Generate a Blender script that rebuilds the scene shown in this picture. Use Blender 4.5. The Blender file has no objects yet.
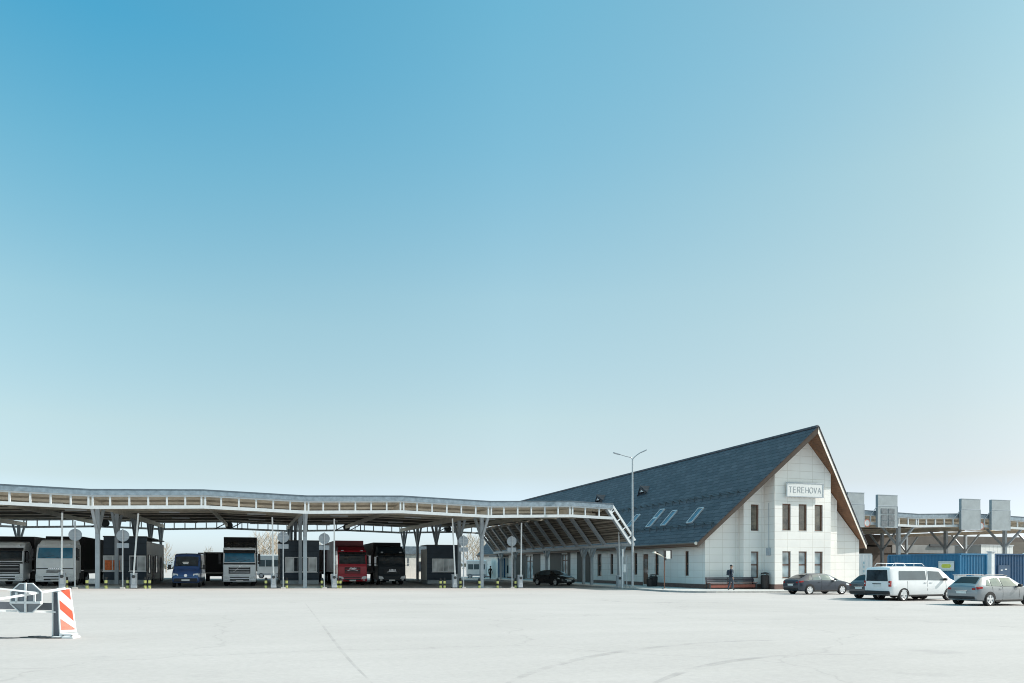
import bpy, bmesh, math, random
from mathutils import Vector, Matrix
random.seed(7)
SC = bpy.context.scene
COL = SC.collection
TH = math.atan(0.34)                      # yaw of the camera against the street grid
CT, ST = math.cos(TH), math.sin(TH)
F = 740.0                                 # focal length in pixels of the photograph
EYE = 1.45

# --- survey helpers: sight line of the photograph cut with a real wall plane / the ground
def A(u, b):
    x = u-512.0
    return b*(x*CT+F*ST)/(F*CT-x*ST)
def BB(u, a):
    x = u-512.0
    return a*(F*CT-x*ST)/(x*CT+F*ST)
def ZZ(u, v, b):
    x = u-512.0
    return EYE+(567.0-v)*b/(F*CT-x*ST)
def G(a, b):                              # the yard falls gently to the right
    r = a*CT-b*ST
    r = max(-45.0, min(60.0, r))
    return -0.0085*(r+28.0)

# ------------------------------------------------------------------ materials
def _n(nt, t, **kw):
    n = nt.nodes.new(t)
    for k, v in kw.items():
        setattr(n, k, v)
    return n
def mat(name, col, rough=.6, metal=0., var=.12, scale=3., spec=.5, bump=0., bscale=40., col2=None, coat=0., detail=6., rvar=.08):
    m = bpy.data.materials.new(name); m.use_nodes = True
    nt = m.node_tree; L = nt.links
    p = nt.nodes['Principled BSDF']
    p.inputs['Metallic'].default_value = metal
    p.inputs['Specular IOR Level'].default_value = spec
    p.inputs['Coat Weight'].default_value = coat
    p.inputs['Coat Roughness'].default_value = .06
    tc = _n(nt, 'ShaderNodeTexCoord')
    no = _n(nt, 'ShaderNodeTexNoise'); no.inputs['Scale'].default_value = scale; no.inputs['Detail'].default_value = detail
    no.inputs['Roughness'].default_value = .62
    L.new(tc.outputs['Object'], no.inputs['Vector'])
    rp = _n(nt, 'ShaderNodeValToRGB')
    c = Vector(col[:3])
    a = c*(1-var); b = (Vector(col2) if col2 else c*(1+var))
    rp.color_ramp.elements[0].position = .3; rp.color_ramp.elements[1].position = .7
    rp.color_ramp.elements[0].color = (*a, 1); rp.color_ramp.elements[1].color = (*b, 1)
    L.new(no.outputs['Fac'], rp.inputs['Fac'])
    L.new(rp.outputs['Color'], p.inputs['Base Color'])
    mr = _n(nt, 'ShaderNodeMapRange')
    mr.inputs['To Min'].default_value = max(.02, rough-rvar); mr.inputs['To Max'].default_value = min(1, rough+rvar)
    L.new(no.outputs['Fac'], mr.inputs['Value']); L.new(mr.outputs['Result'], p.inputs['Roughness'])
    if bump:
        n2 = _n(nt, 'ShaderNodeTexNoise'); n2.inputs['Scale'].default_value = bscale; n2.inputs['Detail'].default_value = 4
        L.new(tc.outputs['Object'], n2.inputs['Vector'])
        bp = _n(nt, 'ShaderNodeBump'); bp.inputs['Strength'].default_value = bump; bp.inputs['Distance'].default_value = .02
        L.new(n2.outputs['Fac'], bp.inputs['Height']); L.new(bp.outputs['Normal'], p.inputs['Normal'])
    return m

def lined(m, spacing, depth=.35, axis='z', width=.06, tilt=0.0, bumpd=.012):
    """seams (board or sheet joints) across a material along one axis: a darker joint plus a bump."""
    nt = m.node_tree; L = nt.links; p = nt.nodes['Principled BSDF']
    tc = _n(nt, 'ShaderNodeTexCoord'); sp = _n(nt, 'ShaderNodeSeparateXYZ')
    L.new(tc.outputs['Object'], sp.inputs[0])
    src = {'x': 0, 'y': 1, 'z': 2}
    if axis in src:
        val = sp.outputs[src[axis]]
    else:
        ad = _n(nt, 'ShaderNodeMath', operation='ADD'); L.new(sp.outputs[0], ad.inputs[0]); L.new(sp.outputs[1], ad.inputs[1]); val = ad.outputs[0]
    dv = _n(nt, 'ShaderNodeMath', operation='DIVIDE'); dv.inputs[1].default_value = spacing; L.new(val, dv.inputs[0])
    fr = _n(nt, 'ShaderNodeMath', operation='FRACT'); L.new(dv.outputs[0], fr.inputs[0])
    lt = _n(nt, 'ShaderNodeMath', operation='LESS_THAN'); lt.inputs[1].default_value = width; L.new(fr.outputs[0], lt.inputs[0])
    mx = _n(nt, 'ShaderNodeMix', data_type='RGBA', blend_type='MULTIPLY')
    mu = _n(nt, 'ShaderNodeMath', operation='MULTIPLY'); mu.inputs[1].default_value = 1.0; L.new(lt.outputs[0], mu.inputs[0])
    L.new(mu.outputs[0], mx.inputs['Factor'])
    old = p.inputs['Base Color'].links[0].from_socket
    L.new(old, mx.inputs['A']); mx.inputs['B'].default_value = (1-depth, 1-depth, 1-depth, 1)
    L.new(mx.outputs['Result'], p.inputs['Base Color'])
    if bumpd:
        bp = _n(nt, 'ShaderNodeBump'); bp.inputs['Strength'].default_value = .6; bp.inputs['Distance'].default_value = bumpd
        bp.invert = True
        L.new(lt.outputs[0], bp.inputs['Height']); L.new(bp.outputs['Normal'], p.inputs['Normal'])
    return m

M = {}
def defmats():
    M['white_metal'] = mat('white painted steel', (.70, .72, .73), .45, 0, .13, 2.2, detail=10)
    M['grey_steel'] = mat('light grey painted steel', (.36, .40, .44), .45, 0, .12, 3)
    M['edge_dark'] = mat('dark blue grey edge flashing', (.10, .13, .16), .5, .2, .2, 2)
    M['column_grey'] = mat('blue grey column paint', (.33, .38, .42), .5, 0, .14, 2)
    M['pale_steel'] = mat('pale grey painted steel', (.50, .53, .56), .45, 0, .12, 3)
    M['dark_steel'] = mat('dark steel', (.05, .055, .06), .5, 0, .2, 3)
    M['galv'] = mat('galvanised steel', (.42, .45, .47), .42, .6, .18, 8)
    M['fascia_white'] = mat('pale grey fascia paint', (.56, .59, .61), .45, 0, .08, 3)
    M['under'] = lined(mat('beige roof sheet underside', (.76, .70, .60), .6, 0, .15, .8), .3, .3, 'y', .12, bumpd=.02)
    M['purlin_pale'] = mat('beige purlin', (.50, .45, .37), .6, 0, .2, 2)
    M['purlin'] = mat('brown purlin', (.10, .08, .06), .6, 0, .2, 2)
    M['tanbeam'] = mat('tan beam', (.64, .58, .48), .6, 0, .15, 1.5)
    M['slat'] = lined(mat('slatted lining', (.34, .30, .25), .6, 0, .2, 1.5), .19, .7, 'z', .3, bumpd=.02)
    M['roof_metal'] = mat('weathered blue grey roof edge', (.22, .28, .33), .5, .2, .3, 3, detail=10)
    M['slate_clad'] = lined(mat('dark slate cladding', (.042, .060, .080), .55, 0, .2, 1.5, spec=.25), .45, .5, 'z', .05)
    M['booth_white'] = lined(mat('off white sheet cladding', (.86, .84, .79), .55, 0, .07, 1.5), 1.0, .35, 'xy', .03)
    M['plinth_grey'] = mat('pale grey plinth', (.34, .38, .40), .8, 0, .12, 5, bump=.2)
    M['glass'] = mat('dark glazing', (.03, .042, .052), .05, 0, .6, 1.6, spec=.9, rvar=.02)
    M['glass_view'] = mat('upper glazing with painted reflections', (.10, .105, .11), .08, 0, .75, 1.3, spec=.7, rvar=.02, col2=(.30, .25, .19))  # mottled reflections painted into the pane colour
    M['glass_car'] = mat('black car glass', (.010, .012, .014), .08, 0, .2, 1, spec=.35, rvar=.02)
    M['glass_blue'] = mat('blue tinted screen', (.04, .19, .31), .07, 0, .3, 1.2, spec=.8, rvar=.02)
    M['glass_pale'] = mat('pale painted glazing', (.52, .56, .57), .1, 0, .5, 1.1, detail=1, spec=.8, rvar=.02)  # pale reflections on gable and entrance panes are put into the colour
    M['glass_grey'] = mat('grey car glass', (.10, .13, .145), .06, 0, .2, 1, spec=.9, rvar=.02)
    M['curtain'] = mat('orange curtain', (.75, .20, .07), .8, 0, .35, 6)
    M['black'] = mat('black plastic', (.012, .012, .014), .5, 0, .2, 6)
    M['rubber'] = mat('tyre rubber', (.014, .014, .015), .8, 0, .3, 12)
    M['rim'] = mat('alloy rim', (.70, .71, .72), .35, .35, .1, 10)
    M['chrome'] = mat('bright trim', (.7, .72, .74), .2, .9, .05, 6)
    M['lamp_glass'] = mat('clear headlamp', (.62, .66, .68), .08, 0, .2, 14, spec=.9)
    M['tail_red'] = mat('red lamp glass', (.30, .015, .015), .15, 0, .2, 12)
    M['amber'] = mat('amber lamp glass', (.6, .2, .02), .2, 0, .2, 12)
    M['plate'] = mat('number plate white', (.72, .72, .70), .5, 0, .06, 9)
    M['yellow'] = mat('yellow paint', (.74, .74, .26), .55, 0, .15, 10)
    M['blackpaint'] = mat('black paint', (.02, .02, .022), .55, 0, .2, 10)
    M['red_paint'] = mat('red reflective sheet', (.68, .10, .05), .5, 0, .14, 14)
    M['bench_wood'] = mat('red brown bench slats', (.22, .06, .04), .55, 0, .3, 5)
    M['bench_dark'] = mat('dark bench back', (.045, .04, .055), .55, 0, .3, 5)
    M['plinth_red'] = mat('red brown granite plinth', (.16, .095, .08), .6, 0, .25, 6, bump=.15)
    M['soffit'] = lined(mat('brown timber soffit', (.17, .085, .045), .6, 0, .25, 2), .16, .45, 'z', .09)
    M['frame_brown'] = mat('brown window frame', (.14, .065, .04), .5, 0, .15, 6)
    M['rake_white'] = mat('cream rake board', (.66, .62, .56), .55, 0, .08, 3)
    M['rake_brown'] = mat('brown rake board', (.15, .10, .075), .55, 0, .15, 3)
    M['kerb'] = mat('kerb concrete', (.38, .38, .37), .85, 0, .15, 4, bump=.3)
    M['bark'] = mat('pale bark', (.24, .20, .16), .9, 0, .4, 3)
    M['twig'] = mat('bare tan twigs', (.44, .36, .27), .9, 0, .35, .6)
    M['twig_grey'] = mat('bare grey twigs', (.38, .34, .29), .9, 0, .35, .6)
    M['wood_far'] = mat('far wood foliage', (.11, .115, .09), .9, 0, .4, .05)
    M['skin'] = mat('skin', (.42, .26, .19), .55, 0, .05, 20)
    M['navy'] = mat('navy cloth', (.022, .03, .05), .85, 0, .25, 18)
    M['denim'] = mat('grey blue denim', (.05, .062, .085), .85, 0, .25, 18)
    M['concrete_panel'] = mat('grey sign sheet', (.28, .32, .34), .6, .1, .16, 1.2, detail=9)
    M['screen_dark'] = mat('dark message cells', (.13, .15, .165), .5, 0, .35, 4)
    M['grey_wall'] = mat('grey rendered wall', (.26, .26, .255), .85, 0, .12, 1.2, bump=.2)
    M['brown_wall'] = mat('brown grey wall', (.10, .085, .075), .85, 0, .2, .8, bump=.2)
    M['skyglass'] = mat('sky reflecting rooflight', (.09, .16, .22), .08, .3, .2, 1, spec=.9, rvar=.02)
    M['red_faded'] = mat('faded red sheet', (.62, .22, .16), .55, 0, .2, 12)
    M['grey_dark'] = mat('dark grey enamel', (.11, .12, .14), .5, 0, .15, 6)
    M['brown_wall2'] = mat('warm brown wall', (.13, .095, .07), .85, 0, .15, 1)
    M['roof_dark'] = tile_mat()
    M['wall_tile'] = panel_mat()
    M['olive_clad'] = lined(mat('dark olive cladding', (.035, .036, .032), .55, 0, .2, 1), .6, .4, 'y', .05)

def panel_mat():
    m = mat('white stone panels', (.82, .80, .765), .5, 0, .045, .5, bump=.0)
    nt = m.node_tree; L = nt.links; p = nt.nodes['Principled BSDF']
    tc = _n(nt, 'ShaderNodeTexCoord'); sp = _n(nt, 'ShaderNodeSeparateXYZ'); L.new(tc.outputs['Object'], sp.inputs[0])
    ad = _n(nt, 'ShaderNodeMath', operation='ADD'); L.new(sp.outputs[0], ad.inputs[0]); L.new(sp.outputs[1], ad.inputs[1])
    cb = _n(nt, 'ShaderNodeCombineXYZ'); L.new(ad.outputs[0], cb.inputs[0]); L.new(sp.outputs[2], cb.inputs[1])
    br = _n(nt, 'ShaderNodeTexBrick'); br.offset = 0.0; br.squash = 1.0
    br.inputs['Scale'].default_value = 1.0; br.inputs['Brick Width'].default_value = 1.2; br.inputs['Row Height'].default_value = .6
    br.inputs['Mortar Size'].default_value = .018; br.inputs['Mortar Smooth'].default_value = .1; br.inputs['Bias'].default_value = 0
    br.inputs['Color1'].default_value = (1, 1, 1, 1); br.inputs['Color2'].default_value = (.95, .95, .955, 1); br.inputs['Mortar'].default_value = (.78, .76, .73, 1)
    L.new(cb.outputs[0], br.inputs['Vector'])
    mx = _n(nt, 'ShaderNodeMix', data_type='RGBA', blend_type='MULTIPLY'); mx.inputs['Factor'].default_value = 1
    old = p.inputs['Base Color'].links[0].from_socket
    L.new(old, mx.inputs['A']); L.new(br.outputs['Color'], mx.inputs['B']); L.new(mx.outputs['Result'], p.inputs['Base Color'])
    bp = _n(nt, 'ShaderNodeBump'); bp.invert = True; bp.inputs['Strength'].default_value = .5; bp.inputs['Distance'].default_value = .012
    L.new(br.outputs['Fac'], bp.inputs['Height']); L.new(bp.outputs['Normal'], p.inputs['Normal'])
    return m

def tile_mat():
    m = mat('dark slate grey roof tiles', (.078, .082, .098), .62, 0, .25, 1.2, detail=9, rvar=.12)
    nt = m.node_tree; L = nt.links; p = nt.nodes['Principled BSDF']
    tc = _n(nt, 'ShaderNodeTexCoord'); sp = _n(nt, 'ShaderNodeSeparateXYZ'); L.new(tc.outputs['Object'], sp.inputs[0])
    cb = _n(nt, 'ShaderNodeCombineXYZ'); L.new(sp.outputs[1], cb.inputs[0]); L.new(sp.outputs[2], cb.inputs[1])
    br = _n(nt, 'ShaderNodeTexBrick'); br.offset = .5
    br.inputs['Scale'].default_value = 1.0; br.inputs['Brick Width'].default_value = .9; br.inputs['Row Height'].default_value = .32
    br.inputs['Mortar Size'].default_value = .02; br.inputs['Mortar Smooth'].default_value = .3
    br.inputs['Color1'].default_value = (1.15, 1.15, 1.15, 1); br.inputs['Color2'].default_value = (.74, .74, .77, 1); br.inputs['Mortar'].default_value = (.25, .26, .3, 1)
    L.new(cb.outputs[0], br.inputs['Vector'])
    mx = _n(nt, 'ShaderNodeMix', data_type='RGBA', blend_type='MULTIPLY'); mx.inputs['Factor'].default_value = 1
    old = p.inputs['Base Color'].links[0].from_socket
    L.new(old, mx.inputs['A']); L.new(br.outputs['Color'], mx.inputs['B']); L.new(mx.outputs['Result'], p.inputs['Base Color'])
    bp = _n(nt, 'ShaderNodeBump'); bp.invert = True; bp.inputs['Strength'].default_value = 1.0; bp.inputs['Distance'].default_value = .06
    L.new(br.outputs['Fac'], bp.inputs['Height']); L.new(bp.outputs['Normal'], p.inputs['Normal'])
    return m

def ground_mat():
    m = bpy.data.materials.new('pale worn concrete apron'); m.use_nodes = True
    nt = m.node_tree; L = nt.links; p = nt.nodes['Principled BSDF']
    tc = _n(nt, 'ShaderNodeTexCoord'); P = tc.outputs['Object']
    def noise(s, d=6, r=.6, vec=None):
        n = _n(nt, 'ShaderNodeTexNoise'); n.inputs['Scale'].default_value = s; n.inputs['Detail'].default_value = d; n.inputs['Roughness'].default_value = r
        L.new(vec or P, n.inputs['Vector']); return n.outputs['Fac']
    def ramp(f, p0, c0, p1, c1):
        r = _n(nt, 'ShaderNodeValToRGB'); e = r.color_ramp.elements
        e[0].position = p0; e[0].color = (*c0, 1); e[1].position = p1; e[1].color = (*c1, 1)
        L.new(f, r.inputs['Fac']); return r.outputs['Color']
    def mul(a, b, f=1.):
        x = _n(nt, 'ShaderNodeMix', data_type='RGBA', blend_type='MULTIPLY'); x.inputs['Factor'].default_value = f
        L.new(a, x.inputs['A']); L.new(b, x.inputs['B']); return x.outputs['Result']
    base = ramp(noise(.12, 8), .3, (.380, .358, .348), .7, (.428, .404, .394))
    fine = ramp(noise(9, 10, .75), .3, (.90, .90, .90), .7, (1.06, 1.06, 1.06))
    col = mul(base, fine)
    mp = _n(nt, 'ShaderNodeMapping'); mp.inputs['Scale'].default_value = (.05, .9, 1); mp.inputs['Rotation'].default_value = (0, 0, .35); L.new(P, mp.inputs[0])
    col = mul(col, ramp(noise(1.0, 5, .6, mp.outputs[0]), .40, (.972, .972, .974), .62, (1.012, 1.012, 1.012)))
    # wandering cracks
    wv = _n(nt, 'ShaderNodeTexNoise'); wv.inputs['Scale'].default_value = .6; wv.inputs['Detail'].default_value = 5; L.new(P, wv.inputs['Vector'])
    va = _n(nt, 'ShaderNodeVectorMath', operation='SCALE'); va.inputs['Scale'].default_value = 2.2; L.new(wv.outputs['Color'], va.inputs[0])
    vb = _n(nt, 'ShaderNodeVectorMath', operation='ADD'); L.new(P, vb.inputs[0]); L.new(va.outputs[0], vb.inputs[1])
    vo = _n(nt, 'ShaderNodeTexVoronoi', feature='DISTANCE_TO_EDGE'); vo.inputs['Scale'].default_value = .11; L.new(vb.outputs[0], vo.inputs['Vector'])
    col = mul(col, ramp(vo.outputs['Distance'], .0, (.88, .88, .88), .005, (1, 1, 1)))
    # dull spots of oil
    sp = ramp(noise(.55, 3, .5), .66, (1, 1, 1), .78, (.86, .86, .87)); col = mul(col, sp)
    L.new(col, p.inputs['Base Color'])
    p.inputs['Roughness'].default_value = .9; p.inputs['Specular IOR Level'].default_value = .25
    bp = _n(nt, 'ShaderNodeBump'); bp.inputs['Strength'].default_value = .35; bp.inputs['Distance'].default_value = .01
    L.new(noise(30, 6, .7), bp.inputs['Height']); L.new(bp.outputs['Normal'], p.inputs['Normal'])
    return m

# ------------------------------------------------------------------ geometry collector
class B:
    def __init__(s): s.v = []; s.f = []
    def add(s, vs, fs):
        o = len(s.v); s.v += [tuple(v) for v in vs]; s.f += [tuple(i+o for i in f) for f in fs]; return s
    def box(s, x0, x1, y0, y1, z0, z1):
        vs = [(x, y, z) for z in (z0, z1) for y in (y0, y1) for x in (x0, x1)]
        return s.add(vs, [(0, 2, 3, 1), (4, 5, 7, 6), (0, 1, 5, 4), (2, 6, 7, 3), (0, 4, 6, 2), (1, 3, 7, 5)])
    def bar(s, p, q, w, h=None, up=(0, 0, 1)):
        p, q = Vector(p), Vector(q); h = h or w
        d = (q-p).normalized(); u = Vector(up)
        if abs(d.dot(u)) > .98: u = Vector((0, 1, 0))
        sd = d.cross(u).normalized(); u = sd.cross(d).normalized()
        c = [sd*(w/2)*i+u*(h/2)*j for i, j in ((-1, -1), (1, -1), (1, 1), (-1, 1))]
        return s.add([p+k for k in c]+[q+k for k in c], [(3, 2, 1, 0), (4, 5, 6, 7), (0, 1, 5, 4), (1, 2, 6, 5), (2, 3, 7, 6), (3, 0, 4, 7)])
    def cyl(s, p, q, r0, r1=None, n=12, cap=True):
        p, q = Vector(p), Vector(q); r1 = r0 if r1 is None else r1
        d = (q-p).normalized(); u = Vector((0, 0, 1)) if abs(d.z) < .9 else Vector((1, 0, 0))
        a = d.cross(u).normalized(); b = d.cross(a).normalized()
        vs = [p+(a*math.cos(t)+b*math.sin(t))*r0 for t in [2*math.pi*i/n for i in range(n)]]
        vs += [q+(a*math.cos(t)+b*math.sin(t))*r1 for t in [2*math.pi*i/n for i in range(n)]]
        fs = [(i, (i+1) % n, n+(i+1) % n, n+i) for i in range(n)]
        if cap: fs += [tuple(range(n-1, -1, -1)), tuple(range(n, 2*n))]
        return s.add(vs, fs)
    def tube(s, pts, r, n=8):
        for p, q in zip(pts, pts[1:]): s.cyl(p, q, r, r, n)
        return s
    def prism(s, poly, axis, lo, hi):
        n = len(poly)
        def mk(p, k):
            return {'x': (k, p[0], p[1]), 'y': (p[0], k, p[1]), 'z': (p[0], p[1], k)}[axis]
        vs = [mk(p, lo) for p in poly]+[mk(p, hi) for p in poly]
        return s.add(vs, [tuple(range(n-1, -1, -1)), tuple(range(n, 2*n))]+[(i, (i+1) % n, n+(i+1) % n, n+i) for i in range(n)])
    def quad(s, *ps): return s.add(ps, [tuple(range(len(ps)))])
    def grid(s, fn, nu, nv, thick=None):
        vs = [fn(i/nu, j/nv) for j in range(nv+1) for i in range(nu+1)]
        return s.add(vs, [(j*(nu+1)+i, j*(nu+1)+i+1, (j+1)*(nu+1)+i+1, (j+1)*(nu+1)+i) for j in range(nv) for i in range(nu)])
    def lathe(s, prof, axis_o, axis='y', n=24):
        """prof: (radius, along)"""
        vs = []
        for r, h in prof:
            for i in range(n):
                t = 2*math.pi*i/n; c, d = r*math.cos(t), r*math.sin(t)
                o = axis_o
                vs.append({'y': (o[0]+c, o[1]+h, o[2]+d), 'x': (o[0]+h, o[1]+c, o[2]+d), 'z': (o[0]+c, o[1]+d, o[2]+h)}[axis])
        fs = [(k*n+i, k*n+(i+1) % n, (k+1)*n+(i+1) % n, (k+1)*n+i) for k in range(len(prof)-1) for i in range(n)]
        return s.add(vs, fs)
    def build(s, name, m, parent=None, loc=None, smooth=0, bevel=0., segs=2, recalc=True):
        me = bpy.data.meshes.new(name); me.from_pydata(s.v, [], s.f)
        if recalc or bevel:
            bm = bmesh.new(); bm.from_mesh(me)
            bmesh.ops.recalc_face_normals(bm, faces=bm.faces)
            if bevel:
                es = [e for e in bm.edges if len(e.link_faces) == 2 and e.calc_face_angle(0) > .5]
                bmesh.ops.bevel(bm, geom=es, offset=bevel, segments=segs, profile=.5, affect='EDGES', clamp_overlap=True)
            bm.to_mesh(me); bm.free()
        if smooth or bevel:
            me.polygons.foreach_set('use_smooth', [True]*len(me.polygons)); me.set_sharp_from_angle(angle=math.radians(smooth or 14))
        me.update()
        o = bpy.data.objects.new(name, me); COL.objects.link(o)
        me.materials.append(m)
        if parent: o.parent = parent
        if loc: o.location = loc
        return o

def tag(o, label=None, cat=None, group=None, kind=None):
    if label: o['label'] = label
    if cat: o['category'] = cat
    if group: o['group'] = group
    if kind: o['kind'] = kind
    return o
def thing(name, label, cat, loc=(0, 0, 0), rz=0., group=None):
    o = bpy.data.objects.new(name, None); COL.objects.link(o)
    o.empty_display_size = .2
    o.location = loc; o.rotation_euler = (0, 0, rz)
    return tag(o, label, cat, group)
def copy_tree(o, parent=None):
    c = o.copy(); COL.objects.link(c)
    if parent: c.parent = parent
    for ch in list(o.children):
        copy_tree(ch, c)
    return c


defmats()
# ================================================================== ground, pavement
def fr(r, d):                              # (right, forward) of the view -> street grid
    return (r*CT+d*ST, -r*ST+d*CT)
g = B()
rs = [-2500, -300, -45, 60, 300, 2500]; ds = [-400, -40, 300, 3500]
g.add([(*fr(r, d), -0.0085*(max(-45, min(60, r))+28)) for d in ds for r in rs],
      [(j*6+i, j*6+i+1, (j+1)*6+i+1, (j+1)*6+i) for j in range(3) for i in range(5)])
tag(g.build('ground', ground_mat()), kind='structure')

def sheet(name, poly, lift, m, skirt=0., bevel=0):
    """flat slab following the fall of the yard"""
    s = B(); n = len(poly)
    top = [(x, y, G(x, y)+lift) for x, y in poly]
    s.add(top, [tuple(range(n))])
    if skirt:
        s.add(top+[(x, y, z-skirt) for x, y, z in top], [(i, (i+1) % n, n+(i+1) % n, n+i) for i in range(n)])
    return s.build(name, m, bevel=bevel)
M['paving'] = mat('pale paving of the walkway', (.42, .42, .41), .85, 0, .12, 1.0, bump=.2)
arc = [(27.4+2.6*(1-math.cos(t)), 46.9-2.6*math.sin(t)) for t in [k*math.pi/12 for k in range(7)]]
walk = [(27.4, 112)]+arc+[(41.5, 44.3), (46, 45.3), (52, 48.2), (52, 53), (52, 112)]
tag(sheet('pavement', walk, .12, M['paving'], .3), kind='structure')
# kerb stones along the edge
k = B(); kp = [(27.4, 112)]+arc+[(41.5, 44.3), (46, 45.3), (52, 48.2)]
for (p, q) in zip(kp, kp[1:]):
    zt = .128 if q[0] <= 41.5 else (.09 if q[0] < 50 else .05)
    k.bar((p[0], p[1], G(*p)+.128-.14), (q[0], q[1], G(*q)+zt-.14), .16, .28)
tag(k.build('kerb', M['kerb']), kind='structure')
# lane islands under the canopy
for ac in (-10.4, 3.1, 16.6):
    poly = [(ac-1.9, 56.9)]+[(ac+1.9*math.cos(math.pi+t), 56.9-.7*math.sin(t)) for t in [j*math.pi/8 for j in range(1, 8)]]+[(ac+1.9, 56.9), (ac+1.9, 93), (ac-1.9, 93)]
    tag(sheet('lane_island', poly, .12, M['kerb'], .3), kind='structure')
# tyre marks curving over the apron (thin worn rubber, 4 mm above the slab)
def gpt(u, v):
    Y = 60.
    for _ in range(30):
        r = (u-512)/F*Y; z = -0.0085*(max(-45, min(60, r))+28)
        Y = (EYE-z)*F/(v-567.0)
    return fr((u-512)/F*Y, Y)
def tyre_mat():
    m = bpy.data.materials.new('rubber smear'); m.use_nodes = True; nt = m.node_tree; L = nt.links
    p = nt.nodes['Principled BSDF']; p.inputs['Base Color'].default_value = (.16, .16, .165, 1); p.inputs['Roughness'].default_value = .9
    tc = _n(nt, 'ShaderNodeTexCoord'); no = _n(nt, 'ShaderNodeTexNoise'); no.inputs['Scale'].default_value = 1.7; no.inputs['Detail'].default_value = 9
    L.new(tc.outputs['Object'], no.inputs['Vector'])
    mr = _n(nt, 'ShaderNodeMapRange'); mr.inputs['From Min'].default_value = .35; mr.inputs['From Max'].default_value = .75; mr.inputs['To Max'].default_value = .2
    L.new(no.outputs['Fac'], mr.inputs['Value']); L.new(mr.outputs['Result'], p.inputs['Alpha'])
    return m
M['smear'] = tyre_mat()
def tyre_mark(pix, w):
    pts = [Vector(gpt(*p)) for p in pix]
    # Catmull-Rom through the surveyed points
    fine = []
    for i in range(len(pts)-1):
        p0, p1, p2, p3 = pts[max(0, i-1)], pts[i], pts[i+1], pts[min(len(pts)-1, i+2)]
        for t in [j/8 for j in range(8)]:
            fine.append(.5*((2*p1)+(p2-p0)*t+(2*p0-5*p1+4*p2-p3)*t*t+(3*p1-p0-3*p2+p3)*t**3))
    fine.append(pts[-1])
    s = B(); vs = []
    for i, p in enumerate(fine):
        d = (fine[min(i+1, len(fine)-1)]-fine[max(0, i-1)]).normalized(); n = Vector((-d.y, d.x))
        ww = w*(.35+.65*math.sin(math.pi*(i+.5)/len(fine)))/2
        for sgn in (-1, 1):
            q = p+n*sgn*ww; vs.append((q.x, q.y, G(q.x, q.y)+.004))
    s.add(vs, [(2*i, 2*i+1, 2*i+3, 2*i+2) for i in range(len(fine)-1)])
    tag(s.build('tyre_marks', M['smear'], recalc=False), kind='structure')
tyre_mark([(508, 683), (540, 670), (590, 657), (650, 648), (720, 642), (790, 640)], .22)
tyre_mark([(655, 683), (690, 670), (740, 660), (800, 655), (870, 655)], .22)
tyre_mark([(372, 683), (345, 655), (322, 625), (305, 603)], .07)
tyre_mark([(600, 600), (640, 603), (690, 602), (740, 604)], .4)

# ================================================================== terminal building
AC, HW = 40.55, 7.58
B0, B1, B2 = 50.0, 49.25, 47.9            # outer wall, middle wall, bay
BP, BE = 46.3, 50.0                       # tip of the prow gable, eave corners
ZR, ZE, HE = 12.23, 3.36, 8.3             # ridge, eave, eave half width
BACK = 111.0
SL = (ZR-ZE)/HE
def roofz(a): return ZR-abs(a-AC)*SL
t = thing('terminal_building', 'white stone-clad terminal with a steep dark slate roof and jutting pointed gable', 'building', (AC, B0, 0))
OFF = Vector((-AC, -B0, 0))
def tp(bx, name, m, parent=None, **kw):
    bx.v = [tuple(Vector(v)+OFF) for v in bx.v]
    return bx.build(name, m, parent or t, **kw)
ZB = -.6
def wallface(bx, org, du, u0, u1, z0, z1, holes, inn, rev=.24):
    """vertical wall rectangle with openings; org+du*u is a point on it, inn the inward normal"""
    us = sorted({u0, u1, *[h[0] for h in holes], *[h[1] for h in holes]})
    zs = sorted({z0, z1, *[h[2] for h in holes], *[h[3] for h in holes]})
    P = lambda u, z, d=0: (org[0]+du[0]*u+inn[0]*d, org[1]+du[1]*u+inn[1]*d, z)
    for a0, a1 in zip(us, us[1:]):
        for c0, c1 in zip(zs, zs[1:]):
            mu, mz = (a0+a1)/2, (c0+c1)/2
            if any(h[0] < mu < h[1] and h[2] < mz < h[3] for h in holes): continue
            bx.quad(P(a0, c0), P(a1, c0), P(a1, c1), P(a0, c1))
    for h in holes:
        a0, a1, c0, c1 = h
        bx.quad(P(a0, c0), P(a0, c1), P(a0, c1, rev), P(a0, c0, rev))
        bx.quad(P(a1, c1), P(a1, c0), P(a1, c0, rev), P(a1, c1, rev))
        bx.quad(P(a0, c1), P(a1, c1), P(a1, c1, rev), P(a0, c1, rev))
        bx.quad(P(a0, c0), P(a1, c0), P(a1, c0, rev), P(a0, c0, rev))
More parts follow.
